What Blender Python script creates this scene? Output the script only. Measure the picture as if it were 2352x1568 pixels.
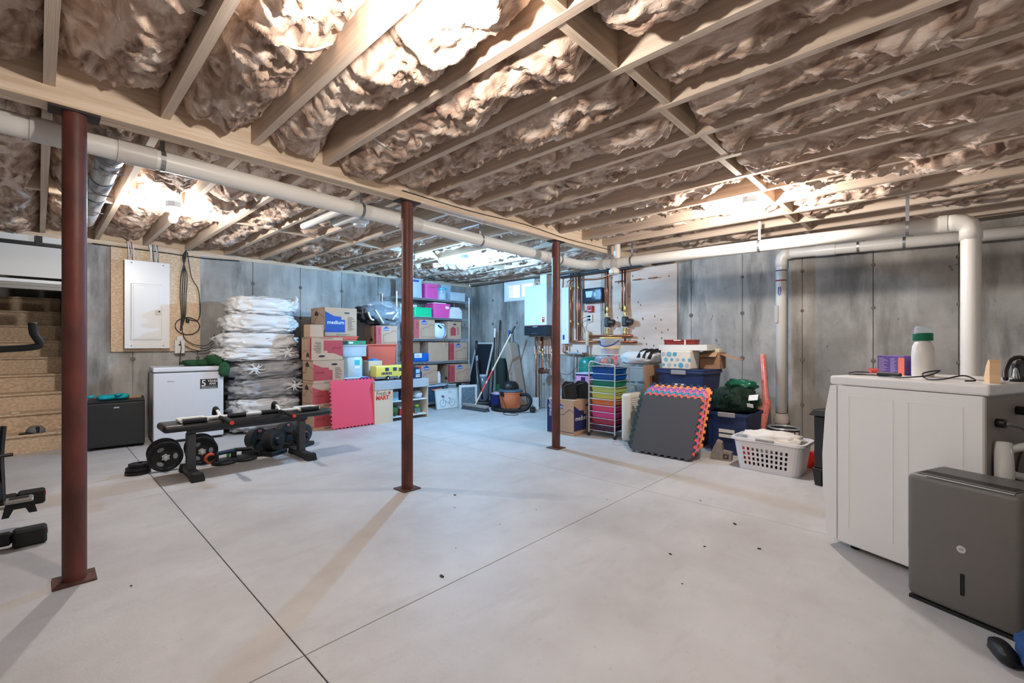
import bpy, bmesh, math, random
import numpy as np
from mathutils import Vector, Matrix
for o in list(bpy.data.objects): bpy.data.objects.remove(o)
S = bpy.context.scene
COL = S.collection
PI = math.pi
R = math.radians
random.seed(7)

# ---------------------------------------------------------------- camera
cam = bpy.data.cameras.new('camera')
cam.sensor_width = 36.0
cam.lens = 36.0 * 1032 / 2352
cam.shift_y = 4 / 2352
cam.clip_start = 0.05
camo = bpy.data.objects.new('camera', cam)
COL.objects.link(camo)
camo.location = (0, 0, 1.14)
camo.rotation_euler = (PI / 2, 0, R(43.49 - 90))
S.camera = camo

# ---------------------------------------------------------------- world, exposure
w = bpy.data.worlds.new('world'); S.world = w; w.use_nodes = True
bgn = w.node_tree.nodes['Background']
bgn.inputs[0].default_value = (0.80, 0.90, 1.0, 1); bgn.inputs[1].default_value = 6.0
S.view_settings.view_transform = 'Standard'
S.view_settings.look = 'None'
S.view_settings.exposure = -0.08
S.view_settings.gamma = 1.0
S.view_settings.use_curve_mapping = False
BULB_WARM = 2250.0      # emission strength of the three warm bulbs
BULB_COOL = 5600.0      # and of the daylight bulb by the boiler

# ---------------------------------------------------------------- materials
def lin(c):
    return tuple((x / 12.92 if x <= 0.04045 else ((x + 0.055) / 1.055) ** 2.4) for x in (v / 255 for v in c))
MATS = {}
def mat(name, rgb, rough=0.6, metal=0.0, var=0.0, vs=8.0, rgb2=None, bump=0.0, bs=60.0, stretch=(1, 1, 1),
        spec=0.5, emit=0.0, alpha=1.0, trans=0.0, coat=0.0, sheen=0.0, det=5.0, lo=0.35, hi=0.65):
    if name in MATS: return MATS[name]
    m = bpy.data.materials.new(name); m.use_nodes = True
    nt = m.node_tree; b = nt.nodes['Principled BSDF']; L = nt.links.new
    c = lin(rgb)
    b.inputs['Base Color'].default_value = (*c, 1)
    b.inputs['Roughness'].default_value = rough
    b.inputs['Metallic'].default_value = metal
    b.inputs['Specular IOR Level'].default_value = spec
    b.inputs['Alpha'].default_value = alpha
    b.inputs['Transmission Weight'].default_value = trans
    b.inputs['Coat Weight'].default_value = coat
    b.inputs['Sheen Weight'].default_value = sheen
    if emit:
        b.inputs['Emission Color'].default_value = (*c, 1); b.inputs['Emission Strength'].default_value = emit
    tc = None
    if var or rgb2 or bump:
        tc = nt.nodes.new('ShaderNodeTexCoord'); mp = nt.nodes.new('ShaderNodeMapping')
        mp.inputs['Scale'].default_value = stretch
        L(tc.outputs['Object'], mp.inputs['Vector'])
    if var or rgb2:
        n = nt.nodes.new('ShaderNodeTexNoise'); n.inputs['Scale'].default_value = vs; n.inputs['Detail'].default_value = det
        L(mp.outputs[0], n.inputs['Vector'])
        r = nt.nodes.new('ShaderNodeValToRGB')
        r.color_ramp.elements[0].position = lo; r.color_ramp.elements[1].position = hi
        c2 = lin(rgb2) if rgb2 else tuple(min(1, v * (1 - var)) for v in c)
        c1 = c if rgb2 else tuple(min(1, v * (1 + var)) for v in c)
        r.color_ramp.elements[0].color = (*c2, 1); r.color_ramp.elements[1].color = (*c1, 1)
        L(n.outputs['Fac'], r.inputs[0]); L(r.outputs[0], b.inputs['Base Color'])
    if bump:
        n2 = nt.nodes.new('ShaderNodeTexNoise'); n2.inputs['Scale'].default_value = bs; n2.inputs['Detail'].default_value = 4
        L(mp.outputs[0], n2.inputs['Vector'])
        bp = nt.nodes.new('ShaderNodeBump'); bp.inputs['Strength'].default_value = bump; bp.inputs['Distance'].default_value = 0.01
        L(n2.outputs['Fac'], bp.inputs['Height']); L(bp.outputs[0], b.inputs['Normal'])
    MATS[name] = m
    return m

def concrete(name, base, dark, light, streak=True, scale=1.0, rough=0.85, white_amt=0.5):
    m = bpy.data.materials.new(name); m.use_nodes = True
    nt = m.node_tree; b = nt.nodes['Principled BSDF']; L = nt.links.new
    b.inputs['Roughness'].default_value = rough
    g = nt.nodes.new('ShaderNodeNewGeometry')
    def noise(sc, st, det, off=0.0):
        mp = nt.nodes.new('ShaderNodeMapping'); mp.inputs['Scale'].default_value = st; mp.inputs['Location'].default_value = (off, off, off)
        L(g.outputs['Position'], mp.inputs['Vector'])
        n = nt.nodes.new('ShaderNodeTexNoise'); n.inputs['Scale'].default_value = sc; n.inputs['Detail'].default_value = det
        n.inputs['Roughness'].default_value = 0.62
        L(mp.outputs[0], n.inputs['Vector']); return n
    def ramp(n, p0, p1, c0=(0, 0, 0), c1=(1, 1, 1)):
        r = nt.nodes.new('ShaderNodeValToRGB'); e = r.color_ramp.elements
        e[0].position = p0; e[1].position = p1; e[0].color = (*c0, 1); e[1].color = (*c1, 1)
        L(n.outputs['Fac'], r.inputs[0]); return r
    def mix(fac, a, bcol, amt=1.0):
        x = nt.nodes.new('ShaderNodeMix'); x.data_type = 'RGBA'
        if amt != 1.0:
            k = nt.nodes.new('ShaderNodeMath'); k.operation = 'MULTIPLY'; k.inputs[1].default_value = amt
            L(fac, k.inputs[0]); fac = k.outputs[0]
        L(fac, x.inputs[0]); L(a, x.inputs[6])
        if isinstance(bcol, tuple): x.inputs[7].default_value = (*bcol, 1)
        else: L(bcol, x.inputs[7])
        return x.outputs[2]
    n1 = noise(1.6 * scale, (1, 1, 1), 6)
    c = ramp(n1, 0.3, 0.7, lin(dark), lin(base)).outputs[0]
    if streak:
        n2 = noise(3.2, (1, 1, 0.16), 6, 3.1); c = mix(ramp(n2, 0.52, 0.72).outputs[0], c, lin(light), white_amt)
        n3 = noise(2.4, (1, 1, 0.22), 6, 9.7); c = mix(ramp(n3, 0.52, 0.66).outputs[0], c, tuple(v * 0.42 for v in lin(dark)), 0.8)
        n6 = noise(1.1, (1, 1, .55), 7, 21.3); c = mix(ramp(n6, 0.5, 0.62).outputs[0], c, tuple(v * 0.62 for v in lin(dark)), 0.6)
        n7 = noise(9.0, (1, 1, .8), 5, 14.9); c = mix(ramp(n7, 0.68, 0.72).outputs[0], c, tuple(v * 0.3 for v in lin(dark)), 0.7)
    else:
        n2 = noise(0.7, (1, 1, 1), 5, 3.1); c = mix(ramp(n2, 0.45, 0.7).outputs[0], c, lin(light), 0.7)
        n3 = noise(5.0, (0.5, 1.6, 1), 5, 6.3); c = mix(ramp(n3, 0.56, 0.74).outputs[0], c, lin(dark), 0.5)
    n4 = noise(38, (1, 1, 1), 3, 5.0); c = mix(ramp(n4, 0.62, 0.8).outputs[0], c, tuple(v * 0.55 for v in lin(dark)), 0.35)
    L(c, b.inputs['Base Color'])
    bp = nt.nodes.new('ShaderNodeBump'); bp.inputs['Strength'].default_value = 0.25; bp.inputs['Distance'].default_value = 0.004
    n5 = noise(70, (1, 1, 1), 4); L(n5.outputs['Fac'], bp.inputs['Height']); L(bp.outputs[0], b.inputs['Normal'])
    MATS[name] = m
    return m

# ---------------------------------------------------------------- geometry helpers
class B:
    """collects shapes; build() links them as one mesh object"""
    def __init__(s): s.bm = bmesh.new()
    def add(s, vs, fs):
        v = [s.bm.verts.new(p) for p in vs]
        for f in fs:
            try: s.bm.faces.new([v[i] for i in f])
            except ValueError: pass
        return v
    def _merge(s, t, M=None):
        if M is not None: bmesh.ops.transform(t, matrix=M, verts=t.verts)
        me = bpy.data.meshes.new('t'); t.to_mesh(me); t.free(); s.bm.from_mesh(me); bpy.data.meshes.remove(me)
        return s
    def box(s, x0, x1, y0, y1, z0, z1, bev=0.0, seg=1, M=None):
        if not bev and M is None:
            s.add([(x0, y0, z0), (x1, y0, z0), (x1, y1, z0), (x0, y1, z0), (x0, y0, z1), (x1, y0, z1), (x1, y1, z1), (x0, y1, z1)],
                  [(3, 2, 1, 0), (4, 5, 6, 7), (0, 1, 5, 4), (1, 2, 6, 5), (2, 3, 7, 6), (3, 0, 4, 7)])
            return s
        t = bmesh.new(); bmesh.ops.create_cube(t, size=1)
        bmesh.ops.transform(t, matrix=Matrix.Translation(((x0 + x1) / 2, (y0 + y1) / 2, (z0 + z1) / 2)) @ Matrix.Diagonal((abs(x1 - x0), abs(y1 - y0), abs(z1 - z0), 1)), verts=t.verts)
        if bev: bmesh.ops.bevel(t, geom=list(t.edges), offset=bev, segments=seg, profile=0.5, affect='EDGES')
        return s._merge(t, M)
    def taper(s, w0, d0, w1, d1, z0, z1, cx=0, cy=0, bev=0, seg=2):
        t = bmesh.new()
        a = [(-w0 / 2, -d0 / 2, z0), (w0 / 2, -d0 / 2, z0), (w0 / 2, d0 / 2, z0), (-w0 / 2, d0 / 2, z0),
             (-w1 / 2, -d1 / 2, z1), (w1 / 2, -d1 / 2, z1), (w1 / 2, d1 / 2, z1), (-w1 / 2, d1 / 2, z1)]
        v = [t.verts.new((p[0] + cx, p[1] + cy, p[2])) for p in a]
        for f in [(3, 2, 1, 0), (4, 5, 6, 7), (0, 1, 5, 4), (1, 2, 6, 5), (2, 3, 7, 6), (3, 0, 4, 7)]: t.faces.new([v[i] for i in f])
        if bev: bmesh.ops.bevel(t, geom=list(t.edges), offset=bev, segments=seg, profile=0.5, affect='EDGES')
        return s._merge(t)
    def tub(s, w0, d0, w1, d1, z0, z1, th=0.004, rim=0.012, cr=0.03, cx=0, cy=0, rimh=0.02):
        """open container with wall thickness and a rim"""
        def ring(w, d, z, r):
            pts = []
            for qx, qy, a0 in ((1, 1, 0), (-1, 1, 90), (-1, -1, 180), (1, -1, 270)):
                for k in range(4):
                    a = R(a0 + k * 30); pts.append((cx + qx * (w / 2 - r) + r * math.cos(a), cy + qy * (d / 2 - r) + r * math.sin(a), z))
            return pts
        rs = [ring(w0, d0, z0, cr), ring(w1, d1, z1 - rimh, cr), ring(w1 + 2 * rim, d1 + 2 * rim, z1 - rimh, cr + rim), ring(w1 + 2 * rim, d1 + 2 * rim, z1, cr + rim),
              ring(w1 - 2 * th, d1 - 2 * th, z1, cr), ring(w0 - 2 * th, d0 - 2 * th, z0 + th, cr)]
        return s.loft(rs, cap0=True, cap1=True)
    def loft(s, rings, cap0=False, cap1=False, closed=True):
        vs = [[s.bm.verts.new(p) for p in r] for r in rings]
        n = len(rings[0])
        for a, b in zip(vs, vs[1:]):
            for i in range(n if closed else n - 1):
                j = (i + 1) % n
                try: s.bm.faces.new((a[i], a[j], b[j], b[i]))
                except ValueError: pass
        if cap0: s.bm.faces.new(vs[0][::-1])
        if cap1: s.bm.faces.new(vs[-1])
        return s
    def cyl(s, p0, p1, r0, r1=None, seg=16, cap=True):
        p0 = Vector(p0); p1 = Vector(p1); r1 = r0 if r1 is None else r1
        q = (p1 - p0).to_track_quat('Z', 'Y')
        def ring(p, r): return [tuple(p + q @ Vector((r * math.cos(2 * PI * k / seg), r * math.sin(2 * PI * k / seg), 0))) for k in range(seg)]
        return s.loft([ring(p0, r0), ring(p1, r1)], cap, cap)
    def lathe(s, prof, seg=24, c=(0, 0, 0), M=None, cap=True, sx=1, sy=1):
        rs = [[(c[0] + sx * r * math.cos(2 * PI * k / seg), c[1] + sy * r * math.sin(2 * PI * k / seg), c[2] + z) for k in range(seg)] for r, z in prof]
        if M is not None: rs = [[tuple(M @ Vector(p)) for p in r] for r in rs]
        return s.loft(rs, cap, cap)
    def tube(s, pts, r, seg=8, smooth=0, cap=True):
        pts = [Vector(p) for p in pts]
        if smooth: pts = spline(pts, smooth)
        rs = []; n = len(pts); up = None
        for i, p in enumerate(pts):
            d = (pts[min(i + 1, n - 1)] - pts[max(i - 1, 0)])
            if d.length < 1e-9: d = Vector((0, 0, 1))
            d.normalize()
            if up is None:
                up = Vector((0, 0, 1)) if abs(d.z) < 0.9 else Vector((1, 0, 0))
            a = d.cross(up)
            if a.length < 1e-6: a = d.cross(Vector((0.3, 0.9, 0.1)))
            a.normalize(); up = a.cross(d).normalized()
            rr = r[i] if isinstance(r, (list, tuple)) else r
            rs.append([tuple(p + rr * (math.cos(2 * PI * k / seg) * a + math.sin(2 * PI * k / seg) * up)) for k in range(seg)])
        return s.loft(rs, cap, cap)
    def prism(s, poly, h, M):
        """polygon in local xy, thickness h along local z, placed by M"""
        n = len(poly)
        a = [tuple(M @ Vector((x, y, 0))) for x, y in poly]; b = [tuple(M @ Vector((x, y, h))) for x, y in poly]
        v = [s.bm.verts.new(p) for p in a] + [s.bm.verts.new(p) for p in b]
        s.bm.faces.new(v[:n][::-1]); s.bm.faces.new(v[n:])
        for i in range(n):
            j = (i + 1) % n; s.bm.faces.new((v[i], v[j], v[n + j], v[n + i]))
        return s
    def sphere(s, c, r, seg=12, sx=1, sy=1, sz=1):
        t = bmesh.new(); bmesh.ops.create_uvsphere(t, u_segments=seg, v_segments=max(6, seg // 2), radius=1)
        return s._merge(t, Matrix.Translation(c) @ Matrix.Diagonal((r * sx, r * sy, r * sz, 1)))
    def grid(s, nu, nv, fn):
        v = [[s.bm.verts.new(fn(i / (nu - 1), j / (nv - 1))) for j in range(nv)] for i in range(nu)]
        for i in range(nu - 1):
            for j in range(nv - 1): s.bm.faces.new((v[i][j], v[i + 1][j], v[i + 1][j + 1], v[i][j + 1]))
        return s
    def build(s, name, m, parent=None, smooth=False, loc=None, rot=None, solid=0.0):
        me = bpy.data.meshes.new(name)
        bmesh.ops.recalc_face_normals(s.bm, faces=s.bm.faces)
        s.bm.to_mesh(me); s.bm.free()
        if smooth:
            me.polygons.foreach_set('use_smooth', [True] * len(me.polygons))
        o = bpy.data.objects.new(name, me); COL.objects.link(o)
        if m is not None: me.materials.append(m)
        if parent is not None: o.parent = parent
        if loc: o.location = loc
        if rot: o.rotation_euler = rot
        if smooth == 'e':
            es = o.modifiers.new('es', 'EDGE_SPLIT'); es.split_angle = R(38)
        if solid:
            md = o.modifiers.new('solid', 'SOLIDIFY'); md.thickness = solid; md.offset = 0
        return o

def spline(pts, k):
    out = []
    n = len(pts)
    for i in range(n - 1):
        p0, p1, p2, p3 = pts[max(i - 1, 0)], pts[i], pts[i + 1], pts[min(i + 2, n - 1)]
        for j in range(k):
            t = j / k
            out.append(0.5 * ((2 * p1) + (p2 - p0) * t + (2 * p0 - 5 * p1 + 4 * p2 - p3) * t * t + (3 * p1 - p0 - 3 * p2 + p3) * t ** 3))
    out.append(pts[-1])
    return out

def tag(o, label=None, cat=None, group=None, kind=None):
    if label: o['label'] = label
    if cat: o['category'] = cat
    if group: o['group'] = group
    if kind: o['kind'] = kind
    return o
def thing(name, label, cat, loc=(0, 0, 0), rz=0.0, group=None):
    o = bpy.data.objects.new(name, None); COL.objects.link(o); o.empty_display_size = 0.1
    o.location = loc; o.rotation_euler = (0, 0, rz)
    return tag(o, label, cat, group)
def struct(name, parent=None):
    o = bpy.data.objects.new(name, None); COL.objects.link(o); o['kind'] = 'structure'; return o
def share(name, src, parent, loc=None, rot=None, scale=None):
    o = src.copy(); o.name = name; COL.objects.link(o); o.parent = parent
    if loc is not None: o.location = loc
    if rot is not None: o.rotation_euler = rot
    if scale is not None: o.scale = scale
    for k in ('label', 'category', 'group', 'kind'):
        if k in o: del o[k]
    return o
def copy_tree(o, parent=None):
    c = o.copy(); COL.objects.link(c)
    c.parent = parent
    for ch in o.children: copy_tree(ch, c)
    return c
def text(s, size, m, parent, loc, rot, name='lettering', ext=0.0006, align='LEFT', bold=0.0, sx=1.0, shear=0.0):
    cu = bpy.data.curves.new('t', 'FONT'); cu.body = s; cu.size = size; cu.extrude = ext; cu.align_x = align; cu.offset = bold; cu.shear = shear
    cu.resolution_u = 2
    t = bpy.data.objects.new('t', cu); COL.objects.link(t)
    dg = bpy.context.evaluated_depsgraph_get(); dg.update()
    me = bpy.data.meshes.new_from_object(t.evaluated_get(dg)); bpy.data.objects.remove(t)
    me.materials.clear(); me.materials.append(m)
    o = bpy.data.objects.new(name, me); COL.objects.link(o); o.parent = parent; o.location = loc; o.rotation_euler = rot; o.scale = (sx, 1, 1)
    return o

# vectorised gradient noise
_rng = np.random.RandomState(11)
_perm = np.concatenate([_rng.permutation(256)] * 3)
_grad = _rng.normal(size=(256, 3)); _grad /= np.linalg.norm(_grad, axis=1)[:, None]
def pn(x, y, z=0.0):
    x, y, z = np.broadcast_arrays(np.asarray(x, float), np.asarray(y, float), np.asarray(z, float))
    xi = np.floor(x).astype(int); yi = np.floor(y).astype(int); zi = np.floor(z).astype(int)
    xf = x - xi; yf = y - yi; zf = z - zi
    f = lambda t: t * t * t * (t * (t * 6 - 15) + 10)
    u, v, ww = f(xf), f(yf), f(zf)
    xi &= 255; yi &= 255; zi &= 255
    out = 0
    for dx in (0, 1):
        for dy in (0, 1):
            for dz in (0, 1):
                g = _grad[_perm[_perm[_perm[xi + dx] + yi + dy] + zi + dz]]
                dot = g[..., 0] * (xf - dx) + g[..., 1] * (yf - dy) + g[..., 2] * (zf - dz)
                out = out + dot * (u if dx else 1 - u) * (v if dy else 1 - v) * (ww if dz else 1 - ww)
    return out * 1.5
def blob(name, m, parent, loc, size, amp=0.12, freq=2.2, seed=0, seg=32, pw=2.6, flat=None, fold=0.0, rot=None, smooth=True, ff=5.0):
    """lumpy superellipsoid, for bags, cloth heaps"""
    u = np.linspace(0, 2 * PI, seg, endpoint=False); v = np.linspace(-PI / 2, PI / 2, seg // 2 + 1)
    U, V = np.meshgrid(u, v)
    se = lambda a, p: np.sign(a) * np.abs(a) ** p
    e = 2 / pw
    x = se(np.cos(V), e) * se(np.cos(U), e); y = se(np.cos(V), e) * se(np.sin(U), e); zz = se(np.sin(V), e)
    nz = pn(x * freq + seed * 7.1, y * freq + seed * 3.3, zz * freq) + 0.5 * pn(x * freq * 2.3 + seed, y * freq * 2.3, zz * freq * 2.3 + seed)
    k = 1 + amp * nz
    if fold:
        k = k - fold * np.abs(pn(x * ff + seed * 1.7, y * ff * 0.6 - seed, zz * ff + 2.2)) - fold * 0.5 * np.abs(pn(x * ff * 2.2, y * ff * 2.2 + seed, zz * ff * 2.2))
    x, y, zz = x * k * size[0] / 2, y * k * size[1] / 2, zz * k * size[2] / 2
    if flat is not None: zz = np.maximum(zz, flat)
    pts = np.stack([x, y, zz], -1)
    b = B(); b.loft([[tuple(p) for p in row] for row in pts], True, True)
    return b.build(name, m, parent, smooth=smooth, loc=loc, rot=rot)

# shared materials
m_wood = mat('joist_lumber', (220, 201, 182), 0.75, rgb2=(198, 174, 152), vs=5, stretch=(9, 0.5, 9), bump=0.15, bs=40)
m_woodx = mat('beam_lumber', (226, 206, 184), 0.75, rgb2=(206, 180, 152), vs=5, stretch=(0.5, 9, 9), bump=0.15, bs=40)
m_pvc = mat('white_pvc', (226, 222, 216), 0.35, var=0.03, vs=3)
m_pvcd = mat('pvc_coupling', (205, 200, 195), 0.4)
m_strap = mat('galvanised_strap', (150, 152, 155), 0.4, 0.8)
m_copper = mat('copper', (206, 134, 100), 0.32, 0.9, rgb2=(150, 90, 66), vs=6)
m_brass = mat('brass', (196, 168, 104), 0.35, 0.85)
m_black = mat('black_plastic', (22, 23, 26), 0.45)
m_blackm = mat('black_metal', (26, 26, 28), 0.4, 0.3, bump=0.05, bs=200)
m_rubber = mat('black_rubber', (18, 18, 19), 0.7)
m_white = mat('white_enamel', (232, 231, 230), 0.32)
m_whitep = mat('white_paint', (222, 222, 220), 0.55)
m_kraft = mat('kraft_cardboard', (188, 156, 130), 0.85, var=0.06, vs=4, bump=0.05, bs=90)
m_kraft2 = mat('brown_cardboard', (160, 124, 98), 0.85, var=0.06, vs=4, bump=0.05, bs=90)
m_red = mat('print_red', (172, 66, 72), 0.8)
m_pred = mat('pale_print_red', (190, 90, 92), 0.8)
m_blue = mat('print_blue', (40, 76, 150), 0.8)
m_navy = mat('print_navy', (32, 38, 92), 0.8)
m_ink = mat('ink_dark', (70, 52, 50), 0.85)
m_inkw = mat('ink_white', (236, 232, 226), 0.8)
m_steel = mat('chrome_wire', (214, 218, 224), 0.28, 0.55)
m_grey = mat('grey_plastic', (120, 120, 122), 0.5)
m_clear = mat('clear_plastic', (214, 228, 238), 0.15, alpha=0.42, spec=0.6)
m_osb = mat('osb_board', (228, 205, 176), 0.8, rgb2=(200, 170, 138), vs=34, stretch=(1, 1, 1.6), bump=0.2, bs=60)
# ================================================================ SHELL
XR, YB, XL, YF = 6.15, 7.0, -2.4, -1.1       # right wall, back wall, left wall, front wall
JB = 2.325                                    # underside of the joists
m_floor = concrete('floor_concrete', (200, 197, 195), (176, 171, 168), (212, 210, 209), streak=False, rough=0.55)
m_wall = concrete('wall_concrete', (190, 187, 182), (146, 142, 136), (226, 223, 218))
m_joint = mat('joint_dark', (70, 62, 56), 0.9)

fl = B().box(XL - .2, XR + .2, YF - .2, 9.6, -0.15, -0.012).build('floor', m_joint); tag(fl, kind='structure')
gx = [XL, -1.90, 0.67, 3.24, 5.81, XR]; gy = [YF, -0.90, 1.68, 4.27, 6.86, 9.5]
for i in range(5):
    for j in range(5):
        B().box(gx[i] + .0022, gx[i + 1] - .0022, gy[j] + .0022, gy[j + 1] - .0022, -0.02, 0.0, bev=0.0015).build('slab', m_floor, fl)

def form_ties(parent, pts, axis):
    for (a, z) in pts:
        s = 0.018 + random.random() * 0.012
        b = B()
        M = Matrix.Translation((XR - .001, a, z)) @ Matrix.Rotation(-PI / 2, 4, 'Y') if axis == 'x' else Matrix.Translation((a, YB - .001, z)) @ Matrix.Rotation(PI / 2, 4, 'X')
        b.lathe([(s, 0), (s * .9, .0012), (s * .45, .0018), (s * .2, .001)], 9, M=M)
        b.build('form_tie', mat('tie_mortar', (112, 106, 98), .9, var=.2, vs=40), parent, smooth=True)

# right wall with the window opening
W0, W1, WZ0, WZ1 = 5.26, 6.02, 1.93, 2.30
b = B()
b.box(XR + .018, XR + .25, YF, W0, 0, JB); b.box(XR + .018, XR + .25, W1, YB + .25, 0, JB)
b.box(XR + .018, XR + .25, W0, W1, 0, WZ0); b.box(XR + .018, XR + .25, W0, W1, WZ1, JB)
wr = tag(b.build('wall_right', m_wall), kind='structure')
ys = [YF] + [1.804 + .65 * k for k in range(-4, 9) if YF + .1 < 1.804 + .65 * k < YB - .1] + [YB]
for a, c in zip(ys, ys[1:]):
    g = 0.0035; b = B(); T = JB - .012
    if c <= W0 or a >= W1: b.box(XR, XR + .02, a + g, c - g, 0, T, bev=.003)
    else:
        b.box(XR, XR + .02, a + g, c - g, 0, WZ0)
        if a + g < W0 - .01: b.box(XR, XR + .02, a + g, W0, WZ0, T)
        if c - g > W1 + .01: b.box(XR, XR + .02, W1, c - g, WZ0, T)
    b.build('panel', m_wall, wr)
form_ties(wr, [(y, z) for y in ys[1:-1] for z in (.42, .95, 1.52, 1.98) if not (W0 - .1 < y < W1 + .1 and z > 1.8)], 'x')

# back wall, stairwell beyond it
SX0, SX1 = -1.0, 0.27
b = B()
b.box(SX1, XR + .25, YB + .018, YB + .25, 0, JB); b.box(XL - .2, SX0, YB + .018, YB + .25, 0, JB)
b.box(SX1, SX1 + .2, YB + .25, 9.4, 0, 3.2); b.box(SX0 - .2, SX0, YB + .25, 9.4, 0, 3.2); b.box(SX0 - .2, SX1 + .2, 9.4, 9.6, 0, 3.2)
b.box(SX0 - .2, SX1 + .2, YB + .02, 9.6, 2.62, 2.8)
wb = tag(b.build('wall_back', m_wall), kind='structure')
xs = [SX1] + [2.728 + .65 * k for k in range(-4, 6) if SX1 + .1 < 2.728 + .65 * k < XR - .1] + [XR]
for a, c in zip(xs, xs[1:]):
    B().box(a + .0035, c - .0035, YB, YB + .02, 0, JB - .012, bev=.003).build('panel', m_wall, wb)
form_ties(wb, [(x, z) for x in xs[1:-1] for z in (.42, .95, 1.52, 1.98)], 'y')
# unseen sides of the room
tag(B().box(XL - .2, XL, YF - .2, YB + .2, 0, JB + .3).build('wall_left', m_wall), kind='structure')
tag(B().box(XL - .2, XR + .25, YF - .2, YF, 0, JB + .3).build('wall_front', m_wall), kind='structure')
# sill plates
tag(B().box(SX0, XR, YB - .012, YB + .12, JB - .045, JB).build('trim_1', m_woodx), kind='structure')
tag(B().box(XR - .012, XR + .2, YF, YB, JB - .03, JB).build('trim_2', mat('dark_sill', (84, 74, 66), .85)), kind='structure')
tag(B().box(XR - .03, XR + .2, YF, YB, JB + .001, 2.564).build('trim_3', m_wood), kind='structure')
tag(B().box(XL, XR - .03, YB + .02, YB + .06, JB + .001, 2.564).build('trim_4', m_woodx), kind='structure')

# window
m_frame = mat('window_vinyl', (235, 238, 242), .4)
win = tag(B().box(XR - .02, XR + .09, W0, W1, WZ0, WZ0 + .035).box(XR - .02, XR + .09, W0, W1, WZ1 - .035, WZ1)
          .box(XR - .02, XR + .09, W0, W0 + .035, WZ0 + .035, WZ1 - .035).box(XR - .02, XR + .09, W1 - .035, W1, WZ0 + .035, WZ1 - .035).build('window_1', m_frame), kind='structure')
for k in range(2):
    y0 = W0 + .035 + k * .345; y1 = y0 + .345; xo = XR + .01 + .03 * k
    s = B()
    s.box(xo, xo + .03, y0, y1, WZ0 + .035, WZ0 + .07).box(xo, xo + .03, y0, y1, WZ1 - .07, WZ1 - .035).box(xo, xo + .03, y0, y0 + .035, WZ0 + .07, WZ1 - .07).box(xo, xo + .03, y1 - .035, y1, WZ0 + .07, WZ1 - .07)
    so = s.build('window_sash', m_frame, win)
    B().box(xo + .012, xo + .018, y0 + .035, y1 - .035, WZ0 + .07, WZ1 - .07).build('pane', mat('window_glass', (255, 255, 255), .02, trans=1.0, spec=.3), so)
ug = B(); ug.box(6.42, 8.5, 4.6, 6.7, 1.2, 1.86)
tag(ug.build('ground_outside', mat('pale_snow', (225, 232, 240), .9)), kind='structure')

# ceiling: subfloor with joists, blocking and batts
ce = tag(B().box(XL - .2, XR + .25, YF - .2, YB + .2, 2.565, 2.60).build('ceiling', mat('subfloor', (150, 112, 82), .9)), kind='structure')
JX = [.0345 + .4275 * k for k in range(-5, 15)]
jm = B().box(-.02, .02, 0, 1, JB, 2.564, bev=.0).build('joist', m_wood, ce, loc=(JX[0], YF, 0)); jm.scale = (1, 2.963 - YF, 1)
for n, x in enumerate(JX):
    if n: share('joist', jm, ce, (x, YF, 0), scale=(1, 2.963 - YF, 1))
    share('joist', jm, ce, (x + .004 * math.sin(n * 2.1), 3.082, 0), scale=(1, YB + .018 - 3.082, 1))
bk = B().box(0, .385, -.019, .019, JB + .004, 2.56).build('blocking', m_woodx, ce, loc=(JX[0] + .021, 1.0, 0))
for n, x in enumerate(JX[:-1]):
    st = .022 * (-1) ** n
    if n: share('blocking', bk, ce, (x + .021, 1.0 + st, 0))
    share('blocking', bk, ce, (x + .021, 5.08 - st, 0))

m_ins = bpy.data.materials.new('fibreglass'); m_ins.use_nodes = True
nt = m_ins.node_tree; pb = nt.nodes['Principled BSDF']; pb.inputs['Roughness'].default_value = .95; pb.inputs['Specular IOR Level'].default_value = .15
g = nt.nodes.new('ShaderNodeNewGeometry')
def _n(sc, st, det):
    mp = nt.nodes.new('ShaderNodeMapping'); mp.inputs['Scale'].default_value = st; nt.links.new(g.outputs['Position'], mp.inputs['Vector'])
    n = nt.nodes.new('ShaderNodeTexNoise'); n.inputs['Scale'].default_value = sc; n.inputs['Detail'].default_value = det; n.inputs['Distortion'].default_value = 1.8
    nt.links.new(mp.outputs[0], n.inputs['Vector']); return n
n1 = _n(8, (1, .35, 1), 8); r1 = nt.nodes.new('ShaderNodeValToRGB'); e = r1.color_ramp.elements
e[0].position = .32; e[0].color = (*lin((128, 102, 88)), 1); e[1].position = .62; e[1].color = (*lin((226, 206, 190)), 1)
e2 = r1.color_ramp.elements.new(.48); e2.color = (*lin((190, 163, 144)), 1)
nt.links.new(n1.outputs['Fac'], r1.inputs[0]); nt.links.new(r1.outputs[0], pb.inputs['Base Color'])
n2 = _n(40, (1, .22, 1), 6); bp = nt.nodes.new('ShaderNodeBump'); bp.inputs['Strength'].default_value = .6; bp.inputs['Distance'].default_value = .010
nt.links.new(n2.outputs['Fac'], bp.inputs['Height']); nt.links.new(bp.outputs[0], pb.inputs['Normal'])

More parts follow.
